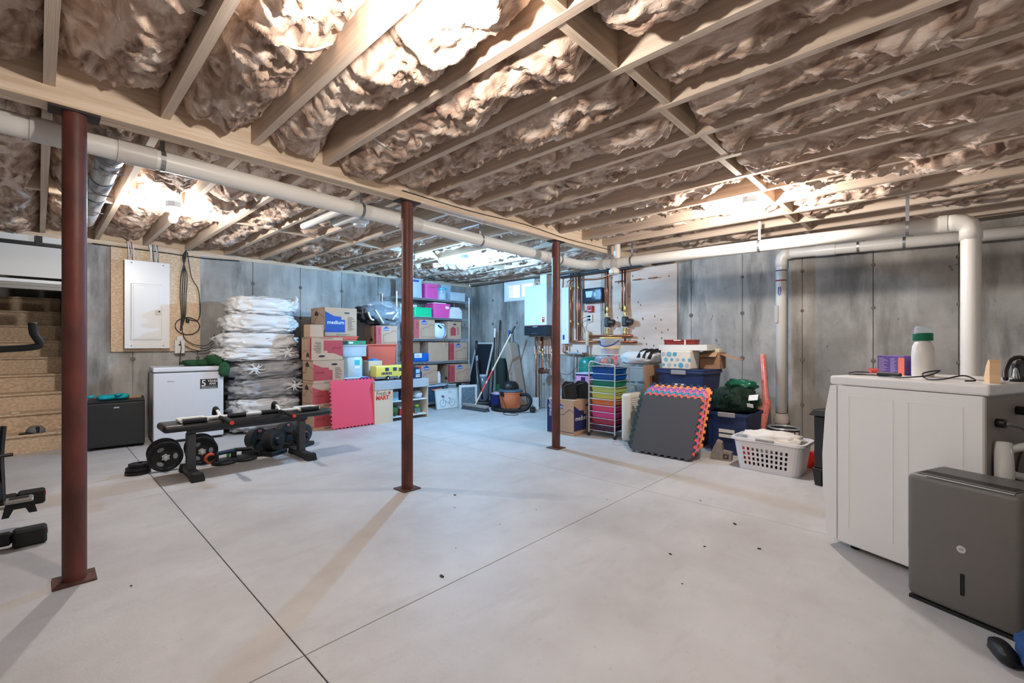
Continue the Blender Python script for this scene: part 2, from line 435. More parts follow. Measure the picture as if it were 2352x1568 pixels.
def batt(x0, x1, y0, y1, seed, step, sag):
    nu = max(8, int((x1 - x0) / step)); nv = max(12, int((y1 - y0) / (step * 1.15)))
    u = np.linspace(0, 1, nu + 1); v = np.linspace(0, 1, nv + 1)
    U, V = np.meshgrid(u, v, indexing='ij')
    x = x0 + (x1 - x0) * U; y = y0 + (y1 - y0) * V
    s = seed * 5.37
    wx = x + .12 * pn(x * 3 + s, y * 2.4, 1.1) + .04 * pn(x * 9 + s, y * 8, 4.1); wy = y + .14 * pn(x * 3, y * 2.4 + s, 7.7) + .05 * pn(x * 8, y * 9 + s, 2.2)
    prof = 1 - np.abs(2 * U - 1) ** 3.2
    zc = 2.455 - (.095 + sag) * prof
    zc = zc + .05 * pn(wx * 2.2 + s, wy * 1.5, s) * (.4 + prof)
    r1 = np.abs(pn(wx * 5.5 + s, wy * 3.6, 3.3)); r2 = np.abs(pn(wx * 12, wy * 8 + s, 9.1)); r3 = np.abs(pn(wx * 26 + s, wy * 19, 5.5))
    r4 = np.abs(pn(wx * 55 + s, wy * 40, 2.5))
    zc = zc + .080 * (r1 ** .8) * (.35 + .65 * prof) + .058 * r2 * (.5 + .5 * prof) + .032 * r3 + .012 * r4 - .03
    for (bx, by) in ((.79, 1.21), (.80, 4.78), (4.07, 1.14), (4.05, 4.74)):
        zc = zc + .075 * np.exp(-((x - bx) ** 2 + (y - by) ** 2) / .10)
    hole = np.clip(pn(x * 2.6 + s * 2, y * 1.9 - s, 1.9) - .28, 0, 1)
    zc = zc + hole * .28
    end = np.clip(1 - np.minimum(V, 1 - V) * (y1 - y0) / .10, 0, 1)
    zc = zc + .06 * end ** 2
    zc = np.clip(zc, 2.262, 2.555)
    xo = np.clip(x + .012 * pn(x * 20, y * 20, s), x0, x1)
    P = np.stack([xo, y, zc], -1).reshape(-1, 3)
    idx = np.arange((nu + 1) * (nv + 1)).reshape(nu + 1, nv + 1)
    F = np.stack([idx[:-1, :-1], idx[:-1, 1:], idx[1:, 1:], idx[1:, :-1]], -1).reshape(-1, 4)
    me = bpy.data.meshes.new('insulation_batt'); me.from_pydata(P.tolist(), [], F.tolist())
    me.polygons.foreach_set('use_smooth', [True] * len(me.polygons)); me.materials.append(m_ins)
    o = bpy.data.objects.new('insulation_batt', me); COL.objects.link(o); o.parent = ce
sd = 0
for n in range(len(JX) - 1):
    x0 = JX[n] + .0205; x1 = JX[n + 1] - .0205
    vis = x1 > -.5
    for (ya, yb_) in ((YF, .955), (1.045, 2.955), (3.09, 5.03), (5.13, YB)):
        sd += 1
        near = ya < 3 and x0 < 4.5
        step = .07 if not vis else (.0125 if near and yb_ > 0 else .02)
        batt(x0, x1, ya, yb_, sd, step, .028 + .03 * math.sin(sd * 1.7))

# beam
bt = thing('support_beam', 'long built-up lumber beam under the joists carried by red steel columns', 'beam', (XL, 3.022, 2.25))
for k in range(3):
    B().box(0, XR - .02 - XL, -.057 + k * .0382, -.057 + k * .0382 + .037, .0015 * (k == 1), .24, bev=.002).build('ply', m_woodx, bt)
# steel columns
m_rust = mat('red_oxide_paint', (108, 56, 48), .5, rgb2=(74, 42, 37), vs=9, stretch=(1, 1, .4), bump=.1, bs=60, spec=.4)
m_rustd = mat('rusty_plate', (104, 66, 54), .8, rgb2=(66, 40, 34), vs=30)
for (x, lb) in ((.12, 'rust-red steel column in front of the stairs and black mini fridge'), (1.99, 'rust-red steel column in front of the toy shop shelf'), (3.88, 'rust-red steel column in front of the wall boiler')):
    t = thing('steel_column', lb, 'column', (x, 3.02, 0), 0, 'columns under the beam')
    B().cyl((0, 0, .008), (0, 0, 2.238), .0445, seg=32).build('shaft', m_rust, t, smooth='e')
    B().box(-.076, .076, -.076, .076, 0.0, .008).build('base_plate', m_rustd, t)
    B().box(-.09, .09, -.055, .055, 2.238, 2.2495).build('cap_plate', mat('cap_steel', (60, 52, 50), .6, .5), t)

# ---------------------------------------------------------------- bulbs
m_box = mat('octagon_box', (92, 108, 124), .5, .5); m_porc = mat('porcelain', (232, 230, 224), .3)
def lamp(x, y, zb, lb, col, E):
    t = thing('bulb_holder_light', lb, 'light', (x, y, 0), 0, None); t['kind'] = 'thing'
    B().lathe([(.055, JB - .012), (.055, JB + .03)], 8).build('junction_box', m_box, t)
    B().lathe([(.052, JB - .014), (.058, JB - .02), (.05, JB - .03), (.026, JB - .045), (.024, zb + .045), (.02, zb + .03)], 20).build('lampholder', m_porc, t, smooth='e')
    m = bpy.data.materials.new('bulb_glow'); m.use_nodes = True; nt = m.node_tree; nt.nodes.remove(nt.nodes['Principled BSDF'])
    e = nt.nodes.new('ShaderNodeEmission'); e.inputs[0].default_value = (*col, 1); e.inputs[1].default_value = E
    nt.links.new(e.outputs[0], nt.nodes['Material Output'].inputs[0])
    B().lathe([(.004, zb - .034), (.018, zb - .029), (.03, zb - .014), (.033, zb), (.03, zb + .014), (.02, zb + .032)], 14).build('bulb', m, t, smooth=True)
WARM = (1.0, .93, .86)
lamp(.79, 1.21, 2.215, 'bare glowing bulb hanging from joists in the bay with bright bulging insulation', WARM, BULB_WARM * .78)
lamp(.80, 4.78, 2.21, 'bare glowing bulb over the weight bench and electrical panel', (1.0, .965, .93), BULB_WARM * .9)
lamp(4.07, 1.14, 2.215, 'bare glowing bulb above the laundry basket', WARM, BULB_WARM)
lamp(4.05, 4.74, 2.19, 'bare cool white bulb glowing between the storage rack and boiler', (.27, .60, 1.0), BULB_COOL)
# ================================================================ PIPES UNDER THE CEILING
def strap(t, x, y, z, r, top, axis='x', w=.022):
    b = B(); pts = [(math.cos(a) * (r + .002), math.sin(a) * (r + .002)) for a in [R(k * 24) for k in range(16)]]
    ring = []
    for sgn in (-1, 1):
        ring += [[(x + sgn * w / 2, y + p[0], z + p[1]) if axis == 'x' else (x + p[0], y + sgn * w / 2, z + p[1]) for p in pts]]
    b.loft(ring)
    if axis == 'x': b.box(x - w / 2, x + w / 2, y - .001, y + .001, z + r, top)
    else: b.box(x - .001, x + .001, y - w / 2, y + w / 2, z + r, top)
    return b.build('strap', m_strap, t, solid=.002)
pr = .057
def zx(x): return 2.217 - .0182 * (x + .04)
def zy(y): return 2.112 - .0175 * (2.9 - y)
t = thing('drain_pipe', 'thick white plastic drain pipe slung under the beam and along the wall to its standpipe', 'pipe', (0, 0, 0))
b = B(); pts = [(XL + .01, 3.3, zx(XL)), (0, 3.3, zx(0)), (2, 3.3, zx(2)), (4.5, 3.3, zx(4.5)), (4.64, 3.29, zx(4.6)), (4.74, 3.24, zx(4.6) - .002), (4.80, 3.15, zx(4.6) - .004), (4.82, 3.02, 2.122), (4.82, 2.9, zy(2.9)), (4.82, 1.2, zy(1.2)), (4.82, -.06, zy(-.06))]
b.tube(pts, pr, 24).build('pipe_run', m_pvc, t, smooth=True)
e = B(); zc = zy(-.1)
e.tube([(4.82, -.02, zc), (4.82, -.09, zc), (4.82, -.135, zc - .01), (4.82, -.165, zc - .032), (4.82, -.178, zc - .07), (4.82, -.178, zc - .14)], pr + .007, 24).build('elbow', m_pvc, t, smooth=True)
B().cyl((4.82, .0, zc + .001), (4.82, -.05, zc), pr + .010, seg=24).build('coupling', m_pvc, t, smooth='e')
B().cyl((4.82, -.178, 0), (4.82, -.178, zc - .08), pr, seg=24).build('standpipe', m_pvc, t, smooth='e')
for x0, x1 in ((-.03, .13), (.30, .47), (2.08, 2.3), (4.02, 4.12)):
    B().cyl((x0, 3.3, zx(x0)), (x1, 3.3, zx(x1)), pr + .006, seg=24).build('coupling', m_pvcd, t, smooth='e')
for y0, y1 in ((2.98, 3.06), (2.78, 2.86)):
    B().cyl((4.82, y0, zy(y0)), (4.82, y1, zy(y1)), pr + .006, seg=24).build('coupling', m_pvcd, t, smooth='e')
for x in (.50, 1.75, 3.02, 4.3): strap(t, x, 3.3, zx(x), pr + .001, JB - .002)
for y in (2.62, 1.26, .18): strap(t, 4.82, y, zy(y), pr + .001, JB - .002, 'y')
B().tube([(2.22, 3.3, zx(2.2)), (2.14, 3.38, 2.25), (2.08, 3.48, 2.285), (1.98, 3.62, 2.285), (1.96, 3.72, 2.285), (1.96, 4.2, 2.29)], .036, 16, smooth=4).build('branch', m_pvc, t, smooth=True)
B().cyl((4.82, 2.82, zy(2.8) + .03), (4.82, 2.82, 2.36), .04, seg=16).build('riser', m_pvc, t, smooth='e')
B().lathe([(.03, -.14), (.06, -.12), (.065, -.085), (.035, -.05)], 16, c=(4.82, 2.86, zy(2.8))).build('cleanout', m_pvc, t, smooth='e')

t = thing('drain_pipe', 'white drain pipe dropping down the concrete wall beside the gift wrap rolls', 'pipe', (0, 0, 0))
def z2(y): return 2.19 - .029 * (1.345 - y)
PX = 6.035
B().tube([(PX, 1.345, .0), (PX, 1.345, 2.10), (PX, 1.338, 2.15), (PX, 1.31, 2.18), (PX, 1.26, z2(1.26)), (PX, .4, z2(.4)), (PX, YF + .005, z2(YF))], pr, 24).build('pipe_run', m_pvc, t, smooth=True)
B().tube([(PX, 1.345, 2.04), (PX, 1.345, 2.11), (PX, 1.338, 2.152), (PX, 1.31, 2.182), (PX, 1.25, z2(1.25))], pr + .007, 24).build('elbow', m_pvc, t, smooth=True)
B().cyl((PX, 1.0, z2(1.0)), (PX, .82, z2(.82)), pr + .006, seg=24).build('coupling', m_pvc, t, smooth='e')
B().lathe([(.06, .20), (.075, .205), (.08, .24), (.08, .27), (.07, .30), (.072, .31), (.06, .315)], 24, c=(PX, 1.345, 0)).build('floor_coupling', mat('old_pvc', (196, 190, 180), .5), t, smooth='e')
B().lathe([(.0585, .312), (.0585, .322)], 24, c=(PX, 1.345, 0)).build('clamp', m_black, t)
B().lathe([(.0585, .10), (.0585, .18)], 24, c=(PX, 1.345, 0)).build('teal_sticker', mat('teal_label', (70, 150, 140), .6), t)
for z0, z1, cc in ((1.99, 2.0, m_navy), (1.87, 1.885, m_red)):
    B().lathe([(.0578, z0), (.0578, z1)], 24, c=(PX, 1.345, 0)).build('printed_ring', cc, t)
B().tube([(PX - .058, 1.36, 1.80), (PX - .06, 1.362, 1.72), (PX - .059, 1.35, 1.70), (PX - .06, 1.338, 1.72), (PX - .058, 1.338, 1.80)], .004, 6).build('printed_letter', m_blue, t)
B().box(PX - .075, PX - .058, 1.36, 1.40, 1.38, 1.58, bev=.004).build('manometer', mat('meter_grey', (190, 190, 190), .4), t)
for y in (.62, .25): strap(t, PX, y, z2(y), pr + .001, JB - .032, 'y')
for y in (.93,):
    B().box(PX - .06, PX - .058, y - .01, y + .02, z2(y) - .02, z2(y) + .01).build('yellow_sticker', mat('yellow_label', (214, 190, 80), .6), t)

# branch pipe and duct on the far side of the beam
tag(B().cyl((1.80, 3.45, 2.285), (1.80, 4.55, 2.292), .03, seg=16).build('vent_pipe', m_pvc, smooth='e'), 'slim white plastic pipe under the joists beside the smoke alarm', 'pipe')
t = thing('round_duct', 'shiny round metal duct hung under joists behind the drain pipe', 'duct', (.29, 0, 2.235))
b = B()
for k in range(4): b.cyl((0, 3.50 + k * .50, 0), (0, 3.50 + k * .50 + .505, 0), .062, .059, seg=24, cap=False)
b.build('tube', mat('galvanised_duct', (196, 200, 204), .28, .9, var=.1, vs=4), t, smooth='e', solid=.001)
B().tube([(0, 3.54, 0), (0, 3.49, .005), (0, 3.455, .03), (0, 3.44, .08)], .066, 20).build('elbow', m_strap, t, smooth=True)
for k in range(3): B().box(-.07, .07, 3.62 + k * .6, 3.645 + k * .6, -.066, -.062).build('hanger', m_strap, t)
t = thing('smoke_alarm', 'round white alarm with a blue ring on a joist behind the drain pipe', 'alarm', (2.08, 3.95, JB))
B().lathe([(.075, 0), (.075, -.03)], 24).build('base', mat('alarm_blue', (36, 104, 168), .5), t, smooth='e')
B().lathe([(.085, -.031), (.085, -.05), (.06, -.06), (.055, -.085), (.03, -.09)], 24).build('body', m_white, t, smooth='e')

# cables in the ceiling
m_cable = mat('white_cable', (220, 214, 204), .5)
tag(B().tube([(.05, 2.01, 2.40), (.25, 2.015, 2.385), (.455, 2.02, 2.40)], .006, 6).tube([(.05, 2.035, 2.405), (.25, 2.04, 2.39), (.455, 2.045, 2.405)], .006, 6).build('wiring_cable', m_cable), 'pair of white cables crossing the bay beside the stair-side column', 'cable')
tag(B().tube([(.50, 1.93, 2.40), (.62, 1.90, 2.34), (.75, 1.86, 2.33), (.83, 1.80, 2.37)], .005, 6, smooth=4).tube([(.60, 1.96, 2.38), (.70, 1.88, 2.325), (.80, 1.86, 2.36)], .005, 6, smooth=4).build('wiring_cable', m_cable), 'loose white cable ends poking from torn insulation', 'cable')
tag(B().tube([(1.35, 2.42, 2.36), (1.5, 2.44, 2.33), (1.72, 2.46, 2.36)], .006, 6, smooth=3).build('wiring_cable', m_cable), 'short white cable across the bay next to the beam', 'cable')
b = B()
b.tube([(1.9, 2.95, 2.30), (2.6, 2.952, 2.29), (3.3, 2.952, 2.31), (4.0, 2.953, 2.285), (4.9, 2.955, 2.30)], .003, 5, smooth=4)
tag(b.build('wiring_cable', m_black), 'thin black wire stapled along the lumber beam', 'cable')

# ================================================================ BOILER WALL
m_ply = mat('plywood', (226, 204, 188), .75, rgb2=(210, 184, 166), vs=3, stretch=(1, .6, 2.5), bump=.05)
t = thing('plywood_backboard', 'pale plywood sheet on concrete behind the copper heating pipes', 'board', (0, 0, 0))
for y0, y1 in ((2.645, 3.86), (3.865, 5.27)):
    B().box(6.132, 6.1465, y0, y1, .95, 2.27).build('sheet', m_ply, t)
for k in range(26):
    y = random.uniform(2.7, 3.8); z = random.uniform(1.1, 2.2)
    B().lathe([(.012, 0), (.006, .002)], 8, sx=1.4, M=Matrix.Translation((6.1322, y, z)) @ Matrix.Rotation(-PI / 2, 4, 'Y')).build('knot', mat('wood_knot', (150, 104, 78), .8), t)

t = thing('gas_boiler', 'white wall-hung boiler with black control strip and red badge', 'boiler', (5.78, 4.945, 0))
B().box(0, .34, -.247, .247, 1.44, 2.12, bev=.008).build('casing', mat('boiler_white', (214, 222, 232), .35), t)
B().box(-.004, .34, -.247, .247, 1.275, 1.434, bev=.006).build('control_panel', mat('boiler_black', (28, 38, 48), .35), t)
B().box(-.003, .2, -.245, .245, 1.435, 1.4395).build('red_line', m_red, t)
B().box(-.003, 0, -.205, -.155, 1.49, 1.575).build('badge', mat('badge_red', (206, 44, 44), .5), t)
B().box(-.004, -.001, -.195, -.165, 1.545, 1.56).build('badge_mark', m_inkw, t)
B().box(-.006, -.003, -.05, .05, 1.415, 1.422).build('brand_strip', m_inkw, t)
for k in range(5): B().box(-.006, -.003, -.03 + k * .022, -.022 + k * .022, 1.305, 1.309).build('indicator', m_inkw, t)
B().box(.05, .3, -.17, .19, 1.25, 1.276).build('pipe_tray', m_grey, t)
fl_ = B().cyl((.15, .02, 2.12), (.15, .02, 2.19), .035, seg=16).tube([(.15, .02, 2.16), (.15, .06, 2.20), (.2, .15, 2.205), (.36, .17, 2.205)], .035, 14)
fl_.build('flue', mat('flue_pipe', (186, 160, 132), .5), t, smooth='e')
B().box(.06, .30, -.20, -.06, 2.121, 2.29).build('intake_box', m_whitep, t)

# copper under and beside the boiler
def pipe(name, t, pts, r=.0135, m=None, sm=0): return B().tube(pts, r, 10, smooth=sm).build(name, m or m_copper, t, smooth=True)
t = thing('boiler_pipework', 'copper pipes and brass valves hanging under the boiler down to the magnetic filter', 'pipework')
pipe('copper_pipe', t, [(6.08, 5.178, 1.25), (6.08, 5.178, .17)]); pipe('copper_pipe', t, [(6.08, 5.098, .95), (6.08, 5.098, .02)], .010, mat('dark_copper', (120, 82, 74), .5, .7))
pipe('copper_pipe', t, [(5.95, 4.92, 1.25), (5.95, 4.92, .74), (5.95, 4.90, .70), (5.95, 4.82, .69)]); pipe('copper_pipe', t, [(5.98, 4.98, 1.25), (5.98, 4.98, 1.0)])
pipe('copper_pipe', t, [(5.95, 4.72, 1.25), (5.95, 4.72, .80), (5.95, 4.68, .72)])
pipe('hose', t, [(5.98, 5.08, 1.25), (5.97, 5.06, 1.1), (5.95, 4.95, .96), (5.94, 4.86, .84), (5.94, 4.83, .70)], .013, m_grey, 4)
for (y, z) in ((4.92, 1.02), (4.98, .98), (4.92, .93), (4.72, 1.0)): B().lathe([(.018, -.03), (.025, -.02), (.025, .02), (.018, .03)], 10, c=(5.955, y, z)).build('valve', m_brass, t, smooth='e')
B().cyl((5.93, 4.98, .66), (5.93, 4.62, .665), .035, seg=14).build('valve_body', mat('bronze', (130, 96, 76), .45, .7), t, smooth='e')
B().box(5.88, 5.96, 4.88, 4.96, .62, .72, bev=.01).build('end_fitting', mat('bronze_dark', (84, 62, 54), .5, .6), t)
B().lathe([(.03, .70), (.05, .69), (.055, .66), (.05, .60), (.02, .58)], 14, c=(5.93, 4.70, 0)).build('flow_valve', mat('valve_grey', (150, 142, 134), .4, .6), t, smooth='e')
pipe('control_wire', t, [(5.92, 4.62, .68), (5.95, 4.45, .63), (6.0, 4.35, .66), (6.05, 4.2, .85), (6.08, 4.12, 1.0)], .004, m_black, 5)

t = thing('heating_manifold', 'copper heating manifold with two black circulator pumps on the plywood', 'pipework')
VX = 6.07
pipe('zone_pipe', t, [(VX, 3.72, 2.30), (VX, 3.72, 1.62)], .016); pipe('zone_pipe', t, [(VX, 3.415, 2.31), (VX, 3.415, 1.62)], .016); pipe('zone_pipe', t, [(VX - .01, 3.46, 2.31), (VX - .01, 3.455, 1.62)], .012)
pipe('zone_pipe', t, [(VX, 3.76, 2.31), (VX, 3.76, 1.6)], .010)
for y in (3.72, 3.415):
    for z in (1.58, 1.35):
        B().lathe([(.03, -.02), (.03, .02)], 12, c=(VX, y, z)).build('flange', m_brass, t, smooth='e')
    pu = B().box(VX - .06, VX + .03, y - .05, y + .03, 1.39, 1.54, bev=.015).build('pump', mat('pump_black', (40, 32, 30), .5), t)
    B().cyl((VX - .02, y - .05, 1.465), (VX - .02, y - .13, 1.455), .045, .04, seg=14).build('motor', mat('pump_motor', (52, 40, 36), .5), pu, smooth='e')
    B().lathe([(.02, -.05), (.026, -.03), (.026, .03), (.02, .05)], 10, c=(VX, y, 1.66)).build('valve', m_brass, t, smooth='e')
    B().cyl((VX, y, 1.66), (VX - .01, y + .09, 1.67), .009, seg=8).cyl((VX - .01, y + .09, 1.665), (VX - .01, y + .09, 1.76), .007, seg=8).build('valve_lever', m_brass, t, smooth='e')
    pipe('zone_drop', t, [(VX, y, 1.34), (VX, y, 1.17)], .016)
    B().lathe([(.02, -.035), (.024, -.02), (.024, .02), (.02, .035)], 10, c=(VX, y, 1.29)).build('valve', m_brass, t, smooth='e')
    B().cyl((VX, y - .03, 1.29), (VX, y + .05, 1.29), .012, seg=8).build('drain_cock', m_brass, t, smooth='e')
pipe('header_pipe', t, [(VX, 4.05, 1.255), (VX, 3.29, 1.25)], .017); pipe('header_pipe', t, [(VX, 4.49, 1.12), (VX, 4.49, 1.165), (VX, 4.46, 1.17), (VX, 3.22, 1.16)], .017)
pipe('copper_pipe', t, [(VX, 4.49, 1.14), (VX, 4.49, 1.02)], .014)
B().lathe([(.026, 1.10), (.036, 1.13), (.036, 1.30), (.03, 1.33), (.014, 1.34)], 14, c=(VX, 4.085, 0)).build('air_separator', mat('separator', (206, 190, 160), .5, .2), t, smooth='e')
pipe('copper_pipe', t, [(VX, 4.085, 1.10), (VX, 4.085, .95)], .016, m_grey)
pipe('copper_pipe', t, [(VX, 4.573, 1.75), (VX, 4.573, 1.0), (VX, 4.55, .985), (VX, 4.09, .972)], .013)
B().cyl((VX, 4.46, .983), (VX, 4.18, .975), .018, seg=10).build('flow_fitting', m_steel, t, smooth='e')
B().cyl((VX, 4.27, .98), (VX - .05, 4.25, 1.03), .012, seg=8).build('relief_valve', m_steel, t, smooth='e')
pipe('drain_leg', t, [(VX, 4.358, .98), (VX, 4.358, .55)], .013, m_grey)
for y, r, z1 in ((4.27, .013, 1.16), (4.24, .010, 1.18), (4.31, .010, 1.2), (4.42, .012, 1.17), (4.38, .010, 1.4)): pipe('copper_pipe', t, [(VX + .01, y, 2.29), (VX + .01, y, z1)], r)
pipe('copper_pipe', t, [(VX, 4.57, 1.75), (VX, 4.565, 1.80), (VX, 4.52, 1.81), (VX, 4.44, 1.81)], .012, sm=3)
pipe('copper_pipe', t, [(VX, 4.50, 1.9), (VX, 4.50, 2.12), (VX, 4.47, 2.17), (VX, 4.40, 2.19)], .010, sm=3)
for y, z in ((4.27, 1.45), (4.27, 2.05), (4.42, 2.05), (4.42, 1.5)): B().lathe([(.012, -.03), (.02, -.02), (.02, .02), (.012, .03)], 10, c=(VX + .01, y, z)).build('valve', m_brass, t, smooth='e')
for y in (3.6, 3.3, 3.05): pipe('hose_bracket', t, [(VX + .02, y, 2.08), (VX + .02, y - .14, 2.085)], .008)

t = thing('controller_box', 'dark glossy zone controller with pale sticker on the plywood', 'controller', (6.13, 3.99, 1.9))
B().box(-.085, 0, -.19, .19, -.118, .118, bev=.02, seg=3).build('case', mat('controller_blue', (30, 44, 58), .25), t, smooth='e')
B().prism([(-.07, .06), (.07, .06), (.045, -.04), (-.055, -.04)], .001, Matrix.Translation((-.0865, .05, .01)) @ Matrix(((0, 0, -1, 0), (-1, 0, 0, 0), (0, 1, 0, 0), (0, 0, 0, 1)))).build('sticker', mat('pale_sticker', (176, 200, 214), .4), t)
B().box(-.0875, -.085, -.16, -.07, -.07, .08).build('keypad', mat('keypad', (60, 84, 104), .3), t)
t = thing('emergency_switch', 'small red emergency switch below the zone controller', 'switch', (6.13, 4.055, 1.69))
B().box(-.055, 0, -.05, .05, -.05, .05, bev=.006).build('box', mat('switch_red', (186, 34, 44), .45), t)
B().box(-.066, -.055, -.012, .012, -.012, .014).build('toggle', m_black, t); B().box(-.057, -.0545, -.035, .035, -.03, -.022).build('lettering', m_inkw, t)
t = thing('power_outlet', 'white outlet with two black plugs under the red switch', 'outlet', (6.13, 4.06, 1.545))
B().box(-.03, 0, -.035, .035, -.058, .058, bev=.004).build('plate', m_whitep, t)
for z in (.028, -.025):
    p = B().cyl((-.03, 0, z), (-.07, .02, z - .005), .016, .010, seg=10).build('plug', m_black, t, smooth='e')
B().tube([(-.07, .02, .023), (-.1, .10, -.02), (-.06, .10, -.16), (-.05, .04, -.30), (-.05, -.02, -.36)], .004, 6, smooth=5).build('cord', m_black, t, smooth=True)
B().tube([(-.07, .02, -.03), (-.09, .12, -.10), (-.05, .16, -.28), (-.05, .06, -.40), (-.05, .03, -.52), (-.04, .06, -.60)], .004, 6, smooth=5).build('cord', m_black, t, smooth=True)
tag(B().tube([(6.10, 3.82, 1.78), (6.11, 3.82, 1.5), (6.10, 3.80, 1.27)], .005, 6).tube([(6.10, 3.86, 1.78), (6.11, 3.86, 1.5), (6.10, 3.85, 1.27)], .005, 6).tube([(6.10, 3.845, 2.02), (6.11, 3.845, 2.25)], .004, 6).tube([(6.10, 4.10, 1.68), (6.11, 4.16, 1.66), (6.11, 4.20, 1.72), (6.11, 4.20, 2.24)], .009, 8, smooth=3).build('control_wiring', m_grey, smooth=True), 'thin grey wires running up and down from the zone controller', 'wires')
t = thing('expansion_board', 'tall light grey panel beside the boiler pipes', 'panel', (6.13, 4.50, 1.6)); B().box(-.09, 0, -.06, .09, -.47, .47, bev=.004).build('case', m_whitep, t); B().box(-.092, -.089, .02, .06, -.40, -.32).build('blue_tag', m_blue, t)
tag(B().cyl((6.03, 2.63, 2.27), (6.03, 4.66, 2.243), .016, seg=10).tube([(6.03, 4.62, 2.24), (6.03, 4.64, 2.0), (6.03, 4.64, 1.3)], .014, 8).build('gas_pipe', m_black, smooth='e'), 'black gas pipe along the top of the plywood', 'pipe')
b = B(); b.tube([(6.06, 4.25, 2.18), (6.07, 3.9, 2.16), (6.07, 3.6, 2.21), (6.08, 3.3, 2.225), (6.09, 3.18, 2.24)], .011, 8, smooth=4)
tag(b.build('copper_line', m_copper, smooth=True), 'thin bowed copper line crossing above the zone controller', 'pipe')

t = thing('expansion_tank', 'green domed pressure tank behind the drawer cart', 'tank', (5.62, 3.74, 0))
B().lathe([(.14, 0), (.14, .08), (.165, .10), (.165, .84), (.15, .89), (.11, .925), (.05, .94), (.01, .942)], 28).build('vessel', mat('tank_green', (0, 116, 104), .35), t, smooth='e')
B().lathe([(.167, .775), (.167, .785)], 28).lathe([(.167, .70), (.167, .71)], 28).build('weld_seam', mat('seam_teal', (20, 140, 124), .3), t)
B().lathe([(.02, .94), (.02, .97)], 10).build('fitting', m_brass, t)

# ================================================================ ELECTRICAL BOARD ON THE BACK WALL
t = thing('osb_backboard', 'osb backboard fixed to the concrete behind the breaker panel', 'board', (0, 0, 0))
B().box(.58, 1.452, 6.972, 6.9965, 1.04, 2.275).build('sheet', m_osb, t)
b = B()
for x in (1.28, 1.31, 1.345): b.box(x, x + .018, 6.9712, 6.9725, 1.80, 1.803).box(x, x + .012, 6.9712, 6.9725, 1.83, 1.833)
b.build('mill_stamp', m_ink, t)
t = thing('breaker_panel', 'white metal breaker panel with hinged door on the osb board', 'electrical panel', (.904, 6.972, 1.6))
B().box(-.20, .20, -.075, 0, -.50, .50, bev=.003).build('tub', m_whitep, t)
B().box(-.213, .213, -.083, -.076, -.522, .522, bev=.003).build('cover', m_white, t)
d = B().box(-.155, .135, -.094, -.083, -.42, .25, bev=.008, seg=2).build('door', m_white, t)
B().box(-.135, .115, -.097, -.093, -.40, .23, bev=.003).build('raised_field', m_white, d)
B().box(.07, .125, -.1, -.094, -.12, -.06, bev=.003).build('latch', m_pvcd, d); B().box(.10, .115, -.102, -.1, -.085, -.066).build('catch', m_ink, d)
for x in (-.15, .15):
    for z in (-.49, .49): B().sphere((x, -.084, z), .007, 8).build('screw', m_grey, t, smooth=True)
def cable(name, pts, r, m, lb, sm=5): return tag(B().tube(pts, r, 6, smooth=sm).build(name, m, smooth=True), lb, 'cable', None)
t = thing('panel_cables', 'bundle of white and red cables entering the top of the breaker panel', 'cables')
for k, (x, mm) in enumerate(((.735, m_cable), (.75, m_cable), (.765, m_pred), (.78, m_cable), (.93, m_cable), (.95, m_cable), (.97, m_grey), (.99, m_cable), (1.01, m_grey))):
    B().tube([(x - .01, 6.93, 2.34), (x + .01 * math.sin(k * 2), 6.94, 2.23), (x, 6.93, 2.115)], .007, 6, smooth=4).build('cable', mm, t, smooth=True)
t = thing('wire_bundle', 'black cables hanging in a coiled bundle on the osb board', 'cables')
for k in range(4):
    x = 1.245 + k * .02
    B().tube([(1.30, 6.955, 2.33), (1.29 - .01 * k, 6.955, 2.22), (x, 6.955, 2.0), (x - .01, 6.955, 1.75), (x - .005 * k, 6.95, 1.55), (1.245 + .01 * k, 6.95, 1.44), (1.235, 6.95, 1.30)], .006, 6, smooth=5).build('cable', m_black, t, smooth=True)
B().tube([(1.31, 6.955, 2.3), (1.35, 6.955, 2.0), (1.42, 6.955, 1.85), (1.44, 6.955, 1.7), (1.44, 6.955, 1.5), (1.40, 6.955, 1.43), (1.28, 6.955, 1.46)], .0055, 6, smooth=6).build('cable', m_black, t, smooth=True)
B().tube([(1.25 + .13 * math.cos(a) + .06, 6.95, 1.36 + .11 * math.sin(a)) for a in [R(k * 24) for k in range(16)]], .005, 6).build('coil', m_black, t, smooth=True)
B().tube([(1.25, 6.95, 1.4), (1.27, 6.94, 1.22), (1.36, 6.93, 1.13), (1.5, 6.93, 1.11), (1.58, 6.93, 1.18), (1.60, 6.93, 1.26)], .005, 6, smooth=6).build('tail', m_black, t, smooth=True)
B().tube([(1.27, 6.94, 1.12), (1.36, 6.93, 1.06), (1.48, 6.93, 1.04), (1.58, 6.93, 1.09)], .005, 6, smooth=6).build('tail', m_black, t, smooth=True)
B().box(1.29, 1.33, 6.94, 6.96, 1.40, 1.45, bev=.01).build('tie', m_black, t)
t = thing('power_outlet', 'white double outlet box with a plug under the black cables', 'outlet', (1.225, 6.95, 1.13))
B().box(-.052, .052, -.03, .02, -.118, .05, bev=.004).build('box', m_whitep, t); B().box(-.03, .03, -.032, .0, .05, .10, bev=.003).build('upper_box', m_whitep, t)
B().box(-.012, .012, -.033, -.03, -.02, .0).build('socket', m_black, t)
B().tube([(0, -.05, .04), (.01, -.05, -.05), (0, -.05, -.12), (-.005, -.04, -.27)], .005, 6, smooth=4).build('cord', mat('brown_cord', (84, 50, 44), .6), t, smooth=True)
